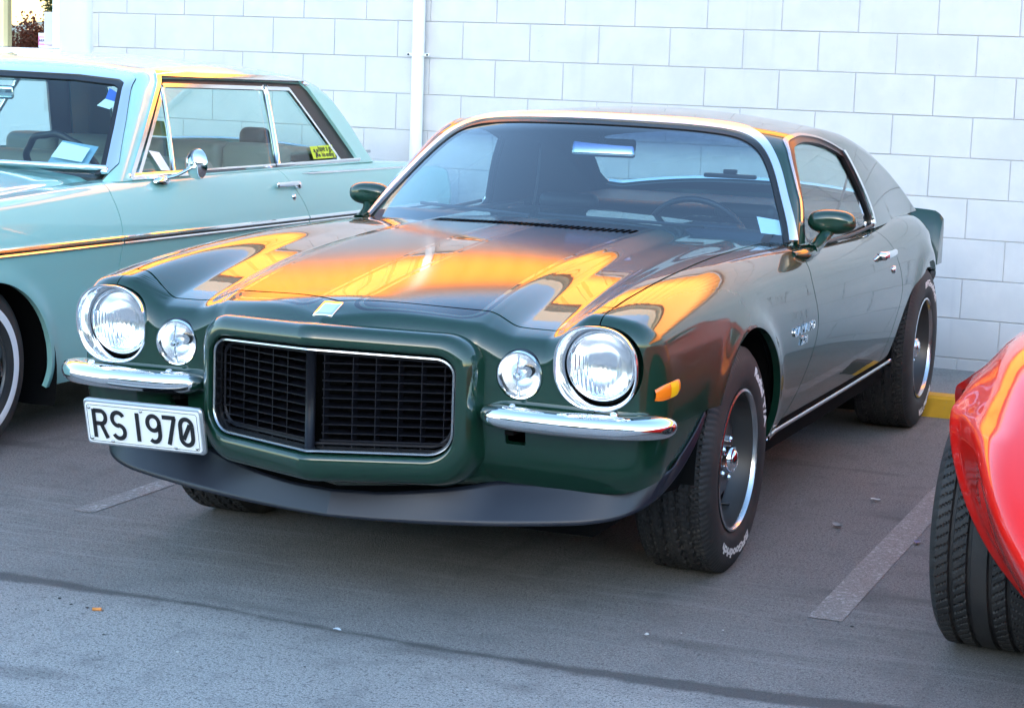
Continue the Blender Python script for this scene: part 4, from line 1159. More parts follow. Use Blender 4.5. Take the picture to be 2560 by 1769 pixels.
leaf('dead_leaf', (1.30, .62, .004), .020, (.20, .18, .28), 'small curled purple-grey leaf beside the right parking line', 'leaf', 2)
leaf('paper_scrap', (1.05, 1.18, .004), .018, (.62, .62, .60), 'tiny white paper scrap on asphalt behind the front wheel', 'litter', 3)
leaf('grey_leaf', (1.02, .72, .004), .022, (.30, .29, .28), 'flat grey leaf on asphalt beside the rocker panel', 'leaf', 4)
leaf('twig_scrap', (.86, -.78, .004), .011, (.50, .48, .45), 'pale curled twig scrap in front of the front tyre', 'litter', 5)
peb = [(-.66, -1.19, .010), (-.60, -1.225, .008), (-.545, -1.232, .009), (-.37, -1.42, .008), (-.62, -1.30, .006), (-.70, -1.33, .006), (-.13, -1.46, .008), (1.32, -.42, .010), (1.02, -.62, .006), (.93, -.70, .005), (.20, -1.42, .006), (-.30, -1.55, .006), (.62, -1.40, .006), (1.45, .50, .008), (1.20, .85, .006)]
peb_l = ['largest dark pebble just in front of the tar joint', 'dark pebble between the tar joint and the orange cigarette butt', 'dark pebble touching the orange cigarette butt', 'dark pebble alone on the pale asphalt below the cigarette butt',
         'tiny dark pebble left behind the cigarette butt on pale asphalt', 'tiny dark pebble farthest along the pale asphalt from the cigarette butt', 'white pebble alone on the pale asphalt', 'dark pebble beside the end of the white line by the red car', 'pale pebble in front of the green coupe near its front tyre', 'tiny pale pebble next to the curled twig scrap',
         'dark pebble on pale asphalt below the foil scrap', 'tiny dark pebble on pale asphalt below the white pebble', 'pale pebble on the asphalt in front of the air dam', 'dark pebble beside the tyre of the red car', 'tiny dark pebble between the white line and the purple leaf']
M_stone = Mat('dark stone', (.05, .05, .05), .8); M_stone2 = Mat('pale stone', (.5, .5, .48), .8)
for i, (x, y, r) in enumerate(peb):
    o = obj('pebble', pebble(r * .55, i), M_stone2 if i in (6, 8, 9, 12) else M_stone, loc=(x, y, .0))
    tag(o, peb_l[i], 'pebble', 'pebbles scattered on the asphalt')
# ---------------------------------------------------------------- what stands across the car park (seen in reflections)
M_leaf = Mat('green foliage', (.06, .09, .02), .6); M_leaf2 = Mat('rust red foliage', (.20, .055, .025), .6); M_bark = Mat('bark', (.08, .06, .045), .9)
def crown(n, rx, rz, seed, size):
    rr = np.random.default_rng(seed); V, Q = [], []
    cl_ = rr.normal(0, .5, (14, 3)) * (rx, rx, rz) * .8
    for i in range(n):
        c = cl_[rr.integers(14)] + rr.normal(0, .22, 3) * (rx, rx, rz)
        a, b = rr.normal(0, 1, 3), rr.normal(0, 1, 3); a /= np.linalg.norm(a); b -= a * (a @ b); b /= np.linalg.norm(b)
        k = len(V); s_ = size * rr.uniform(.6, 1.3)
        V += [c - a * s_, c - b * s_ * .6, c + a * s_, c + b * s_ * .6]; Q.append((k, k + 1, k + 2, k + 3))
    return M(V, None, Q)
cm = [crown(2600, 1.0, .9, 11, .07), crown(2600, .9, 1.1, 12, .07), crown(2600, .55, 1.5, 13, .06)]
def tree(x, y, h, kind, mat, label, group='trees across the car park'):
    t_ = tag(empty('tree', (x, y, 0)), label, 'tree', group)
    obj('trunk', tube(crom([(0, 0, 0), (.05, .02, h * .2), (-.03, .04, h * .45), (0, 0, h * .8)], 5), np.linspace(h * .03, h * .008, 16), 8), M_bark, t_)
    for k in range(3): obj('limb', tube([(0, 0, h * (.3 + .1 * k)), (h * .14 * math.cos(k * 2.1), h * .14 * math.sin(k * 2.1), h * (.5 + .1 * k))], [h * .012, h * .004], 6), M_bark, t_)
    c = obj('crown', cm[kind], mat, t_, loc=(0, 0, h * .62)); c.scale = (h * .36, h * .36, h * .36)
for i, (x, y, h) in enumerate(((-26, -27, 6), (-17, -26, 7), (-9, -27.5, 5.5), (-1, -26, 6.5), (8, -27, 6), (15, -26, 6.5), (24, -27, 7))):
    tree(x, y, h, i % 2, M_leaf, 'leafy green tree across the car park seen only in reflections')
tree(-39.4, -37.3, 2.5, 0, M_leaf2, 'rust red shrub across the car park seen in the window reflection', None)
tree(-80.3, -88.6, 4.6, 2, M_leaf, 'narrow dark green conifer seen in the window reflection', None)
hs = tag(empty('house', (-131, -150, 0), R(40)), 'cream single-storey house seen far off in the window reflection', 'house')
obj('wall', box(-7, 7, -4, 4, 0, 2.4), Mat('cream walls', (.65, .55, .38), .8), hs, smooth=False)
rf = M([(-7.5, -4.5, 2.35), (7.5, -4.5, 2.35), (7.5, 4.5, 2.35), (-7.5, 4.5, 2.35), (-6, 0, 3.6), (6, 0, 3.6)], None, [(0, 1, 5, 4), (2, 3, 4, 5)], [(1, 2, 5), (3, 0, 4)])
obj('roof', rf, Mat('pale roof', (.75, .62, .42), .7), hs, smooth=False)
# ring of low hills
rows = []
for q, rad in ((0, 900), (.55, 1050), (1, 1300), (.7, 1460)):
    row = []
    for a in np.linspace(0, 2 * PI, 160, endpoint=False):
        h = .45 * (22 + 9 * math.sin(3 * a + 1) + 6 * math.sin(7 * a) + 3 * math.sin(17 * a + 2) + 2 * math.sin(31 * a))
        row.append((rad * math.cos(a), rad * math.sin(a), q * max(h, 5) - 1))
    rows.append(row)
tag(obj('hills', loft(rows, cv=True), Mat('hill scrub', (.09, .10, .085), .9)), kind='structure')

# unseen shed added across the car park so that its shadow covers the bays
wh = tag(empty('shade_warehouse', (6, -36, 0)), 'long plain unseen shed added across the car park to shade the bays', 'building')
M_wh = Mat('weathered warehouse cladding', (.30, .31, .30), .7); M_whd = Mat('dark warehouse door', (.08, .09, .10), .6)
obj('wall', box(-34, 34, -6, 6, 0, 7.7), M_wh, wh, smooth=False)
obj('roof', box(-34.3, 34.3, -6.3, 6.3, 7.7, 8.1), M_whd, wh, smooth=False)
for i in range(7):
    obj('roller_door', box(-29 + i * 9, -24.5 + i * 9, 6.0, 6.06, 0, 4.2), M_whd, wh, smooth=False)
    obj('window', box(-23.5 + i * 9, -21.5 + i * 9, 6.0, 6.05, 1.2, 2.6), M_whd, wh, smooth=False)
# ---------------------------------------------------------------- pale green two-door saloon
nova = tag(empty('saloon_car', (-2.80, 0, 0)), 'pale aqua green two-door hardtop with chrome side trim and whitewall tyres', 'car')
AQ = (.30, .58, .54)
M_aqua = paint('pale aqua paint', AQ, 0, .4, 1.5)
M_cream = Mat('grey green vinyl', (.19, .21, .185), .55)
M_glass_n = glass_mat('pale green glass', (.72, .88, .86), 1.6)
N_zc = curve((-.95, .80), (-.7, .865), (-.3, .905), (.1, .932), (.5, .955), (1.0, .985), (1.3, .99), (3.3, .985), (3.6, .97), (4.1, .93), (4.4, .88))
N_ze = curve((-.95, .80), (-.7, .86), (-.3, .885), (.1, .905), (.5, .922), (1.0, .945), (1.5, .958), (2.5, .956), (3.3, .952), (3.6, .94), (4.1, .91), (4.4, .87))
N_p = curve((.10, .14), (.20, .075), (.28, .052), (.45, .036), (.6, .022), (.70, .004), (.728, .0), (.76, .003), (.82, .014), (.88, .030), (.93, .052), (.965, .082), (1.0, .14), (1.1, .35))
N_w = curve((-.95, .83), (-.6, .875), (0, .895), (.6, .900), (2.5, .900), (3.5, .892), (4.4, .85))
def N_arch(y, z):
    d = (np.hypot((y - .19) / .43, (z - .25) / .385) - 1) * .40
    return np.exp(-(np.maximum(d, 0) / .05) ** 2) * (d > -.03)
def N_body(P):
    x = np.abs(P[..., 0]); y, z = P[..., 1], P[..., 2]
    s = sstep(.25, .80, x); cr = .012 * np.exp(-((x - .70) / .03) ** 2) * (y < 1.2)
    t = N_zc(y) * (1 - s) + N_ze(y) * s - cr - .15 * np.maximum(x - .74, 0) ** 2
    return rint(.03, z - t, x - (N_w(y) - N_p(z) + .016 * N_arch(y, z)), -.93 + .06 * x * x - y + .1 * np.maximum(.5 - z, 0), y - 4.35)
NG = body_grid(N_body, np.r_[np.linspace(-.4, 3.3, 190), np.linspace(3.33, 4.33, 24)], .55, [(0, .97), (.5, .96), (.78, .945), (.83, .94), (.87, .87), (.90, .73), (.875, .55), (.85, .30), (.80, .20), (.7, .15)], 60, 190, -.40)
nd1 = curve((.15, .86), (.3, 1.00), (.5, 1.045), (.79, 1.042), (.93, 1.012), (.95, 1.02), (1.0, 1.12))
nd2 = curve((.15, 2.45), (.3, 2.60), (.5, 2.66), (.65, 2.63), (.78, 2.56), (.90, 2.45), (.96, 2.39), (1.05, 2.36))
def n_arch_f(V): return (np.hypot((V[:, 1] - .19) / .43, (V[:, 2] - .25) / .385) - 1) * .40
def n_arch_r(V): return (np.hypot((V[:, 1] - 2.98) / .42, (V[:, 2] - .25) / .33) - 1) * .40
ng = .0025
nh_half = [(0, -.90), (.60, -.86), (.70, -.80), (.735, 0), (.742, .6), (.745, .93), (.65, .955), (.3, .90), (0, .885)]
nh_sd = poly_sd(nh_half + [(-x, y) for x, y in nh_half[-2:0:-1]])
hoodN = cl(NG, lambda V: -nh_sd(V[:, 0], V[:, 1]) - ng, lambda V: V[:, 2] - .72)
obj('hood', flange(sym(hoodN), .015, skip0), M_aqua, nova)
fenN = cl(NG, lambda V: np.maximum(nh_sd(V[:, 0], V[:, 1]) - ng, .74 - V[:, 2]), lambda V: nd1(V[:, 2]) - ng - V[:, 1], n_arch_f, lambda V: V[:, 2] - .20, lambda V: np.maximum(X(V) - .3, -.55 - V[:, 1]))
for k in (0, 1): obj('front_fender', flange(fenN.mirror() if k else fenN, .02, skip0), M_aqua, nova)
dN = cl(NG, lambda V: V[:, 1] - nd1(V[:, 2]) - ng, lambda V: nd2(V[:, 2]) - ng - V[:, 1], lambda V: V[:, 2] - .22, lambda V: X(V) - .80)
doorN = [obj('door', flange(dN.mirror() if k else dN, .02), M_aqua, nova) for k in (0, 1)]
qN = cl(NG, lambda V: V[:, 1] - nd2(V[:, 2]) - ng, n_arch_r, lambda V: V[:, 2] - .22, lambda V: np.maximum(X(V) - .78, V[:, 1] - 3.45))
for k in (0, 1): obj('rear_quarter', flange(qN.mirror() if k else qN, .02, skip0), M_aqua, nova)
cN = cl(NG, lambda V: V[:, 1] - .85, lambda V: 1.25 - V[:, 1], lambda V: nh_sd(V[:, 0], V[:, 1]) - ng, lambda V: .805 - X(V), lambda V: V[:, 2] - .9)
obj('cowl', flange(sym(cN), .01, skip0), M_aqua, nova)
iN = cl(NG, n_arch_f, n_arch_r, lambda V: np.maximum(np.maximum(X(V) - .78, 1.1 - V[:, 1]), V[:, 1] - 3.5), lambda V: V[:, 2] - .2)
obj('inner_structure', sym(M(iN.V - iN.N * .03, iN.N, iN.Q, iN.P)), M_dark, nova)
obj('underbody', rbox(-.72, .72, -.7, 4.1, .18, .27, .03), M_dark, nova)
obj('front_panel', rbox(-.74, .74, -.90, -.60, .30, .74, .04), M_aqua, nova)
obj('front_bumper', rbox(-.88, .88, -1.0, -.90, .40, .50, .04), M_chrome, nova)
for sx in (1, -1):
    for y0 in (.19, 2.98):
        th = np.linspace(-.3, PI + .3, 30); rr = .43
        m = loft([[(sx * xx, y0 + rr * 1.06 * math.cos(t), .25 + .40 * math.sin(t)) for t in th] for xx in (.87, .70, .54)], flip=sx < 0) + loft([[(sx * .54, y0 + q * rr * 1.06 * math.cos(t), .25 + q * .40 * math.sin(t)) for t in th] for q in (1, .02)], flip=sx < 0)
        obj('wheel_house', m, M_dark, nova)
# side spear: polished strip with a darker lower bead
M_spear = Mat('bright side trim', (.90, .90, .90), .10, 1.0)
def side_n(y, z, off): return float(N_w(np.array(y)) - N_p(np.array(z))) + off
def strip(y0, y1, prof, mat, name, par, sx=1, zoff=lambda y: .735 - .0085 * (y - .25)):
    rows = [[(sx * (side_n(y, .728, 0) + a), y, zoff(y) + b) for a, b in prof] for y in np.linspace(y0, y1, 24)]
    m = loft(rows, flip=sx < 0); k = len(prof); m.P += [tuple(range(k)), tuple(range(len(m.V) - k, len(m.V)))[::-1]]
    return obj(name, m, mat, par, sharp=30)
up = [(-.004, .012), (.006, .014), (.011, .010), (.012, .002), (.004, -.003), (-.004, -.003)]
dn = [(-.004, -.009), (.006, -.009), (.009, -.014), (.006, -.019), (-.004, -.020)]
mid_ = [(-.004, -.002), (.002, -.003), (.002, -.009), (-.004, -.010)]
for sx in (1, -1):
    for y0, y1 in ((-.30, 1.036), (1.046, 2.575), (2.585, 4.1)):
        a = strip(y0, y1, up, M_spear, 'side_moulding', nova, sx); strip(y0, y1, dn, M_spear, 'moulding_bead', a, sx); strip(y0, y1, mid_, M_black, 'moulding_groove', a, sx)
    q_ = [(.001, .006), (.009, .004), (.009, -.004), (.001, -.006)]
    rows = [[(sx * (side_n(y, .918, 0) + a * min(1, (y - 2.60) / .03 + .1)), y, .919 - .012 * (y - 2.6) + b * min(1, (y - 2.60) / .05 + .2)) for a, b in q_] for y in np.linspace(2.60, 4.25, 20)]
    obj('quarter_moulding', loft(rows, cv=True, flip=sx < 0), M_spear, nova, sharp=40)
# cabin
N_roof = curve((.8, 1.30), (1.3, 1.372), (1.5, 1.398), (1.8, 1.425), (2.2, 1.437), (2.6, 1.424), (2.9, 1.402), (3.08, 1.375), (3.17, 1.335), (3.26, 1.24), (3.36, 1.10), (3.46, 1.00), (3.6, .94), (3.8, .90))
def N_ws(x, y):
    q = (x / .80) ** 2
    return 1.003 - .008 * q + (y - (1.0 + .115 * q)) * .765
def N_cab(P):
    x = np.abs(P[..., 0]); y, z = P[..., 1], P[..., 2]
    t = rint(.06, (z - N_ws(x, y)) * .79, z - (N_roof(y) - .045 * (x / .62) ** 2))
    d = z - .965
    return rint(.05, t, x - (.827 - .40 * d - .10 * np.maximum(d, 0) ** 2))
yn = np.r_[np.linspace(.98, 1.75, 90), np.linspace(1.76, 3.1, 84), np.linspace(3.11, 3.62, 50)]
tn = crom([(0, 1.43), (.35, 1.425), (.58, 1.40), (.655, 1.34), (.72, 1.2), (.79, 1.04), (.825, .96), (.84, .90)], 30)
s = np.r_[0, np.cumsum(np.linalg.norm(np.diff(tn, axis=0), axis=1))]; kk = np.linspace(0, s[-1], 150)
vv = np.arctan2(np.interp(kk, s, tn[:, 1]) - .90, np.interp(kk, s, tn[:, 0])); vv[0] = PI / 2
A = np.zeros((len(yn), 150, 3)); A[..., 1] = yn[:, None]; A[..., 2] = .90
P_, N_ = shoot(N_cab, A, np.broadcast_to(np.stack([np.cos(vv), 0 * vv, np.sin(vv)], 1)[None], A.shape), 1.2, 22); P_[:, 0, 0] = 0
NC = grid(P_, N_, flip=True)
w_half = [(0, 1.352), (.40, 1.346), (.585, 1.332), (.618, 1.318), (.70, 1.16), (.775, 1.005), (.77, .90), (0, .90)]
nws_ = poly_sd(w_half + [(-x, z) for x, z in w_half[-2:0:-1]])
def nws(V): return np.where(V[:, 1] < 1.75, nws_(V[:, 0], V[:, 2]), 1.)
nsw_o_ = poly_sd([(1.215, .955), (1.70, 1.345), (2.955, 1.325), (3.235, .955)]); nsw_g_ = poly_sd([(1.265, .94), (1.715, 1.312), (2.80, 1.294), (3.075, .94)])
def nswo(V): return np.where(X(V) > .55, nsw_o_(V[:, 1], V[:, 2]), 1.)
def nswg(V): return np.where(X(V) > .55, nsw_g_(V[:, 1], V[:, 2]), 1.)
nrw_ = poly_sd([(-.58, 3.19), (.58, 3.19), (.66, 3.43), (-.66, 3.43)], .0)
def nrw(V): return np.where(X(V) < .70, nrw_(V[:, 0], V[:, 1]), 1.)
lown = lambda V: V[:, 2] - .945
rN = cl(NC, lambda V: nws(V) - .024, lambda V: nswo(V) - .004, lambda V: nrw(V) - .01, lown)
obj('roof', flange(sym(rN), .02, skip0), M_aqua, nova)
obj('windscreen_trim', flange(sym(cl(NC, lambda V: .022 - nws(V), lambda V: nws(V) + .004, lambda V: V[:, 2] - .975).offset(.007)), .01, skip0), M_spear, nova)
obj('windscreen_lower_trim', tube([(x, .985 + .115 * (x / .8) ** 2, 1.000 - .004 * (x / .8) ** 2) for x in np.linspace(-.79, .79, 30)], .012, 8), M_spear, nova)
obj('windscreen_gasket', flange(sym(cl(NC, lambda V: -.003 - nws(V), lambda V: nws(V) + .022, lambda V: V[:, 2] - .97).offset(.002)), .01, skip0), M_gasket, nova)
obj('windscreen', sym(cl(NC, lambda V: -nws(V) - .008, lambda V: V[:, 2] - .96).offset(-.003)), M_glass_n, nova)
obj('rear_window', sym(cl(NC, lambda V: -nrw(V)).offset(-.004)), M_glass_n, nova)
obj('rear_window_trim', flange(sym(cl(NC, lambda V: .012 - nrw(V), nrw).offset(.004)), .01, skip0), M_spear, nova)
for k in (0, 1):
    f = (lambda q: q.mirror()) if k else (lambda q: q)
    obj('side_window', f(cl(NC, lambda V: .004 - nswg(V), lown).offset(-.022)), M_glass_n, nova)
    obj('weatherstrip', f(cl(NC, lambda V: .006 - nswo(V), lambda V: nswg(V) - .008, lown, lambda V: np.maximum(V[:, 2] - 1.30, V[:, 1] - 2.6)).offset(-.016)), M_gasket, nova)
    obj('window_frame', flange(f(cl(NC, lambda V: .014 - nswg(V), lambda V: nswg(V) + .002, lown).offset(-.010)), .012), M_spear, nova)
    obj('drip_rail', flange(f(cl(NC, lambda V: .020 - nswo(V), lambda V: nswo(V) - .001, lown, lambda V: np.maximum(V[:, 2] - 1.31, 1.72 - V[:, 1])).offset(.009)), .012), M_spear, nova)
    def bar(a, b, r=.011, name='window_divider'):
        P0, P1 = np.array(a), np.array(b); pts = []
        for t in np.linspace(0, 1, 8):
            y, z = P0 * (1 - t) + P1 * t; x = .827 - .40 * (z - .965) - .10 * max(z - .965, 0) ** 2 - .010
            pts.append(((-1 if k else 1) * x, y, z))
        return obj(name, tube(pts, r, 8, flat=(1, .8)), M_spear, nova)
    bar((1.545, .965), (1.688, 1.312), .010); bar((2.435, .96), (2.572, 1.31), .016)
    bar((1.20, .965), (1.70, 1.345), .010, 'pillar_moulding')
    for y0, y1 in ((1.19, 2.385), (2.395, 3.245)):
        rows = [[((-1 if k else 1) * (.825 + a), y, .963 - .002 * (y - 1.2) + b) for a, b in ((-.02, .008), (.006, .009), (.011, .002), (.006, -.009), (-.02, -.010))] for y in (y0, y1)]
        m = loft(rows, flip=bool(k)); m.P += [(0, 1, 2, 3, 4), (9, 8, 7, 6, 5)]; obj('belt_moulding', m, M_spear, nova, smooth=False)
linN = cl(NC, lambda V: nws(V) + .0, lambda V: nswo(V), lambda V: nrw(V), lown)
obj('headlining', sym(linN.offset(-.03)).flip(), M_cream, nova)
nin = empty('interior'); nin.parent = nova
obj('dashboard', rbox(-.76, .76, 1.10, 1.38, .80, .985, .05), M_trim_in, nin)
obj('front_bench', rbox(-.70, .70, 1.95, 2.12, .50, .995, .06), M_cream, nin)
for y, z in ((2.62, 1.045),):
    for x in np.linspace(-.60, .60, 5): obj('rear_seat_panel', rbox(x - .148, x + .148, y - .10 + .02, y + .10, .55, z, .045), M_cream, nin)
obj('parcel_shelf', rbox(-.70, .70, 2.74, 3.42, .985, 1.0, .006), M_cream, nin)
obj('headrest', rbox(.36, .51, 2.86, 2.96, 1.0, 1.105, .04), M_trim_in, nin)
obj('floor', rbox(-.74, .74, 1.0, 2.8, .28, .34, .02), M_dark, nin)
for sx in (1, -1): obj('door_card', rbox(sx * .775 - .02, sx * .775 + .02, 1.05, 3.2, .40, .945, .015), M_cream, nin)
swm = Matrix.Translation((.30, 1.52, .955)) @ Matrix.Rotation(R(-58), 4, 'X')
obj('steering_wheel', xf(tube([((.17 + .004 * math.cos(9 * a)) * math.cos(a), (.17 + .004 * math.cos(9 * a)) * math.sin(a), 0) for a in np.linspace(0, 2 * PI, 90, endpoint=False)], .015, 8, closed=True), swm), M_black, nin)
obj('rear_view_mirror', rbox(-.09, .09, -.012, .012, -.028, .028, .012), M_mirror, nin, loc=(.02, 1.42, 1.262), rot=(0, 0, R(20)))
obj('mirror_post', tube([(.03, 1.40, 1.03), (.035, 1.41, 1.15), (.04, 1.425, 1.34)], .006, 8), M_black, nin)
obj('sun_visor_post', tube([(.02, 1.43, 1.29), (.02, 1.45, 1.35)], .007, 8), M_steel, nin)
def on_ws(x, z, off=.006):
    P, _ = shoot(lambda Q: (Q[..., 2] - N_ws(np.abs(Q[..., 0]), Q[..., 1])), np.array([[x, 2.2, z]]), np.array([[0., -1., 0.]]), 2, 26); return P[0] + np.array([0, off, -off])
def ws_quad(pts, mat, name, off=.008): return obj(name, M(np.array([on_ws(x, z, off) for x, z in pts]), None, [(0, 1, 2, 3)]), mat, nin, smooth=False)
ws_quad([(.575, 1.262), (.635, 1.250), (.600, 1.290), (.560, 1.305)], Mat('blue sticker', (.05, .13, .55), .5), 'blue_sticker')
ws_quad([(.560, 1.235), (.622, 1.222), (.640, 1.252), (.575, 1.264)], M_paper, 'sticker_lower_half')
ws_quad([(.525, 1.035), (.660, 1.020), (.655, 1.072), (.525, 1.092)], M_paper, 'dash_card')
ws_quad([(.515, 1.018), (.680, 1.004), (.672, 1.088), (.512, 1.106)], Mat('card holder', (.25, .42, .55), .4), 'card_holder', .018)
# yellow stickers
M_lime = Mat('lime sticker', (.52, .70, .03), .5)
def side_quad(pts, mat, name, off=-.016, par=nova):
    V = [(.827 - .40 * (z - .965) + off, y, z) for y, z in pts]
    return obj(name, M(np.array(V), None, [(0, 1, 2, 3)]), mat, par, smooth=False)
sk = empty('window_sticker'); sk.parent = nova
side_quad([(2.80, .975), (3.03, .975), (3.03, 1.035), (2.80, 1.032)], M_lime, 'sticker_sheet', -.014, sk)
for tx, y, z, sz in (('have a go', 2.945, 1.020, .038), ('his ending', 2.955, .992, .030)):
    t = text_mesh(tx, sz, 0.0, .0006); V = np.stack([.827 - .40 * (z + t.V[:, 1] - .965) - .0125, y + t.V[:, 0], z + t.V[:, 1]], 1)
    obj('sticker_text', M(V, None, t.Q, t.P), M_letter_b, sk, smooth=False)
for y, z, r in ((2.832, 1.012, .010), (2.845, .995, .013), (2.86, 1.012, .009), (2.87, .990, .009), (2.836, .985, .007)):
    side_quad([(y - r, z - r * .6), (y + r, z - r * .8), (y + r * .8, z + r * .7), (y - r * .7, z + r * .8)], M_letter_b, 'sticker_print', -.0125, sk)
side_quad([(1.49, 1.045), (1.415, 1.055), (1.46, .975), (1.53, .972)], M_paper, 'permit', -.013)
obj('rear_sticker', M(np.array([(-.93 + .0, 0, 0)] * 4), None, [(0, 1, 2, 3)]), M_lime, nin, smooth=False)
rs = [o for o in nin.children if o.name.startswith('rear_sticker')][0]
for v, c in zip(rs.data.vertices, ((.01 - .50, 3.395, 1.015), (.17 - .50, 3.395, 1.015), (.17 - .50, 3.33, 1.095), (.01 - .50, 3.33, 1.095))): v.co = c
# door mirror, handle, lock
dm = empty('door_mirror'); dm.parent = nova
mc = Matrix.Translation((.920, 1.545, 1.002)) @ Matrix.Rotation(R(-24), 4, 'Z')
obj('mirror_head', xf(lathe([(.0001, -.034), (.020, -.032), (.040, -.024), (.056, -.010), (.063, .006), (.064, .014), (.060, .018), (.0001, .018)], 40, 'y'), mc), M_chrome, dm, sharp=50)
obj('mirror_arm', tube(crom([(.918, 1.53, .992), (.905, 1.49, .975), (.885, 1.44, .955), (.865, 1.40, .948)], 5), .0075, 8), M_chrome, dm)
obj('mirror_base', xf(lathe([(.050, 0), (.046, .010), (.03, .018), (.0001, .022)], 28), Matrix.Translation((.858, 1.385, .935)) @ Matrix.Rotation(R(30), 4, 'Y') @ Matrix.Diagonal((.45, 1.15, 1, 1))), M_chrome, dm)
obj('door_handle', rbox(-.008, .008, -.105, .105, -.012, .012, .007), M_chrome, doorN[0], loc=(.893, 2.40, .880))
obj('handle_button', lathe([(.017, -.03), (.017, .012), (.012, .018), (.0001, .018)], 18, 'x'), M_chrome, doorN[0], loc=(.885, 2.50, .872))
obj('key_lock', lathe([(.014, -.01), (.014, .004), (.0001, .008)], 18, 'x'), M_chrome, doorN[0], loc=(.889, 2.465, .820))
obj('wiper', tube([(.02, .98, 1.00), (.10, 1.0, 1.03), (.30, 1.06, 1.045)], .006, 6), M_steel, nova)
obj('wiper_pivot', lathe([(.02, 0), (.018, .02), (.0001, .03)], 16), M_steel, nova, loc=(.33, 1.02, .99))
obj('pillar_badge', rbox(.788, .800, 3.33, 3.43, .985, 1.0, .004), M_steel, nova)
# wheels with white bands
def nova_wheel(x, y, side):
    h = make_wheel(nova, x, y, side, R0=.315, w=.185, tread=None, rim=None, rb=.185)
    obj('white_band', lathe([(.218, .0935), (.221, .0945), (.246, .0945), (.249, .0935)], 72, 'x'), M_white, h)
    obj('rim', lathe([(.185, .070), (.188, .082), (.180, .086), (.170, .070), (.150, .045), (.12, .05), (.11, .06), (.10, .062), (.0001, .075)], 56, 'x'), M_argent, h, sharp=40)
    obj('rim_band', lathe([(.172, .074), (.168, .082), (.160, .066)], 56, 'x'), M_chrome, h)
for x, y, sd_ in ((.755, .19, 1), (-.755, .19, -1), (.745, 2.98, 1), (-.745, 2.98, -1)): nova_wheel(x, y, sd_)
for sx in (1, -1):
    hl = empty('headlight', (sx * .66, -.925, .62)); hl.parent = nova
    obj('headlight_ring', lathe([(.100, .02), (.100, -.006), (.094, -.012), (.088, -.008)], 40, 'y'), M_chrome, hl, sharp=40)
    obj('lens', lathe([(.088, -.006), (.060, -.018), (.03, -.023), (.0001, -.025)], 40, 'y'), M_reflect, hl)
obj('grille_backing', box(-.54, .54, -.912, -.90, .53, .71), M_dark, nova, smooth=False)
for k in range(8): obj('grille_bar', rbox(-.54, .54, -.925, -.912, .540 + .022 * k, .546 + .022 * k, .002, 2), M_steel, nova)
# ---------------------------------------------------------------- red sports car
vet = tag(empty('sports_car', (2.432, 0, 0)), 'glossy red sports car with bulging front wing and wide tyre', 'car')
M_red = paint('gloss red paint', (.80, .010, .006), 0.0, .4, 1.42)
V_zr = curve((-1.55, .36), (-1.4, .45), (-1.2, .565), (-.9, .690), (-.6, .775), (-.3, .822), (-.05, .835), (.3, .815), (.8, .79), (1.4, .80), (2.0, .86), (2.4, .85), (2.9, .72))
V_zc = curve((-1.55, .36), (-1.4, .44), (-1.2, .535), (-.9, .635), (-.6, .70), (-.3, .745), (0, .775), (.5, .80), (.9, .81), (2.9, .70))
V_w = curve((-1.55, .50), (-1.4, .60), (-1.2, .685), (-.95, .755), (-.7, .835), (-.45, .895), (-.2, .915), (.1, .900), (.5, .835), (1.2, .775), (1.9, .80), (2.4, .80), (2.9, .74))
V_p = curve((.05, .16), (.15, .105), (.25, .055), (.35, .022), (.45, .005), (.53, .0), (.60, .004), (.64, .014), (.67, .045), (.72, .090), (.78, .130), (.84, .19), (1.0, .4))
V_tk = curve((.05, .26), (.2, .17), (.3, .105), (.4, .06), (.5, .03), (.62, .008), (1.0, 0))
def V_body(P):
    x = np.abs(P[..., 0]); y, z = P[..., 1], P[..., 2]
    s = sstep(.25, .62, x); t = V_zc(y) * (1 - s) + V_zr(y) * s - 1.0 * np.maximum(x - .64, 0) ** 2
    d = np.hypot(y + .40, z - .33) - .365
    fl = .012 * np.exp(-(np.maximum(d, 0) / .04) ** 2) * (d > -.03)
    tk = sstep(-.42, -.85, y) * V_tk(z)
    return rint(.06, z - t, x - (V_w(y) - V_p(z) + fl - tk), (-1.52 + .5 * np.maximum(.42 - z, 0) + .18 * x * x) - y, y - 2.85)
VG = body_grid(V_body, np.r_[np.linspace(-.4, .9, 100), np.linspace(.93, 2.83, 60)], .42, [(0, .78), (.4, .80), (.62, .83), (.72, .78), (.80, .68), (.86, .53), (.84, .35), (.77, .18), (.70, .12)], 130, 200, -.40)
def v_arch_f(V): return np.hypot(V[:, 1] + .40, V[:, 2] - .33) - .365
def v_arch_r(V): return np.hypot(V[:, 1] - 2.09, V[:, 2] - .33) - .37
vb = cl(VG, v_arch_f, v_arch_r, lambda V: V[:, 2] - .17, lambda V: np.maximum(np.maximum(X(V) - .62, .75 - V[:, 1]), V[:, 1] - 2.3))
vfront = cl(vb, lambda V: .55 - V[:, 1]); vrear = cl(vb, lambda V: V[:, 1] - .556)
obj('front_body', flange(sym(vfront), .02, skip0), M_red, vet); obj('rear_body', flange(sym(vrear), .02, skip0), M_red, vet)
vi = M(vb.V - vb.N * .03, vb.N, vb.Q, vb.P); obj('inner_structure', sym(cl(vi, lambda V: V[:, 1] + .15)), M_dark, vet)
obj('underbody', rbox(-.50, .50, -.55, 2.6, .16, .24, .02), M_dark, vet)
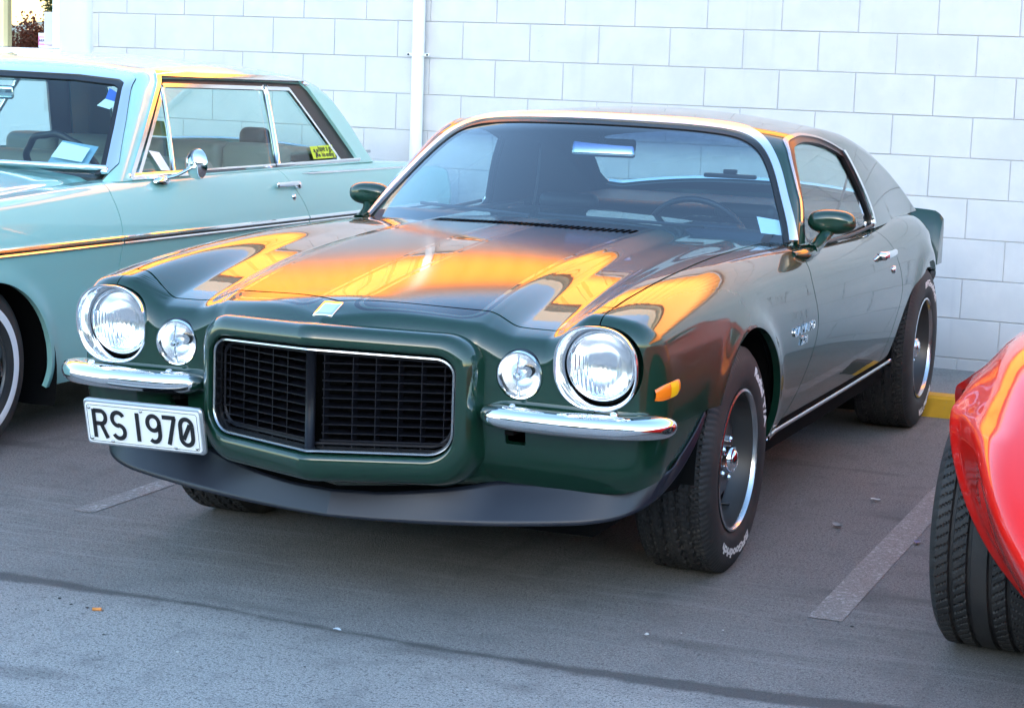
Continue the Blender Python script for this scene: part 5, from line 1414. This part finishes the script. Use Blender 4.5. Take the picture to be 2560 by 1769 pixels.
for sx in (1, -1):
    for y0 in (-.40, 2.09):
        th = np.linspace(.15, PI - .15, 30)
        m = loft([[(sx * xx, y0 + .385 * math.cos(t), .33 + .375 * math.sin(t)) for t in th] for xx in (.70, .62, .50)], flip=sx < 0) + loft([[(sx * .50, y0 + q * .385 * math.cos(t), .33 + q * .375 * math.sin(t)) for t in th] for q in (1, .02)], flip=sx < 0)
        obj('wheel_house', m, M_dark, vet)
def V_cab(P):
    x = np.abs(P[..., 0]); y, z = P[..., 1], P[..., 2]
    return rint(.06, (z - (.80 + (y - .62 - .25 * x * x) * .62)) * .85, z - (1.18 - .05 * (x / .5) ** 2 - .12 * np.maximum(y - 1.5, 0) ** 2), x - (.66 - .35 * (z - .8)), y - (2.05 + .3 * (1.1 - z)))
ycv = np.linspace(.55, 2.1, 70); tq = np.linspace(PI / 2, .02, 60)
A = np.zeros((70, 60, 3)); A[..., 1] = ycv[:, None]; A[..., 2] = .76
P_, N_ = shoot(V_cab, A, np.broadcast_to(np.stack([np.cos(tq), 0 * tq, np.sin(tq)], 1)[None], A.shape), 1.0, 22); P_[:, 0, 0] = 0
VC = grid(P_, N_, flip=True)
vw = poly_sd([(-.56, .86), (.56, .86), (.46, 1.10), (-.46, 1.10)]); vs_ = poly_sd([(.95, .84), (1.25, 1.08), (1.70, 1.08), (1.85, .84)])
fw = lambda V: np.where(V[:, 1] < 1.2, vw(V[:, 0], V[:, 2]), 1.); fs = lambda V: np.where(X(V) > .4, vs_(V[:, 1], V[:, 2]), 1.)
obj('roof', flange(sym(cl(VC, fw, fs, lambda V: V[:, 2] - .78)), .02, skip0), M_red, vet)
obj('windscreen', sym(cl(VC, lambda V: -fw(V)).offset(-.004)), M_glass_s, vet)
obj('side_glass', sym(cl(VC, lambda V: -fs(V)).offset(-.006)), M_glass_s, vet)
obj('cabin_floor', rbox(-.62, .62, .7, 2.2, .40, .55, .04), M_trim_in, vet)
for x, y, sd_, rr in ((-.725, -.40, -1, .330), (.725, -.40, 1, .330), (-.665, 2.09, -1, .335), (.665, 2.09, 1, .335)):
    make_wheel(vet, x, y, sd_, R0=rr, w=.272, tread=tread_dir, steer=R(-4) if y < 0 else 0, rb=.2075)
for sx in (1, -1):
    pts = []
    for a in np.linspace(.06, .44, 10):
        P, N = shoot(V_body, np.array([[sx * a, -.4, .40]]), np.array([[0., -1., 0.]]), 2, 24); pts.append(P[0] + N[0] * .012)
    obj('front_bumper', tube(pts, .016, 8), M_chrome, vet)
    lamp = [pts[6] + np.array([0, .0, -.07]), pts[9] + np.array([0, 0, -.07])]
    obj('grille_slot', tube([lamp[0], lamp[1]], .022, 8, flat=(1, .8)), M_black, vet)
for x in (-.30, .30): obj('seat', rbox(x - .22, x + .22, 1.45, 1.62, .50, .98, .06), M_trim_in, vet)
obj('dashboard', rbox(-.60, .60, .86, 1.05, .62, .84, .04), M_trim_in, vet)
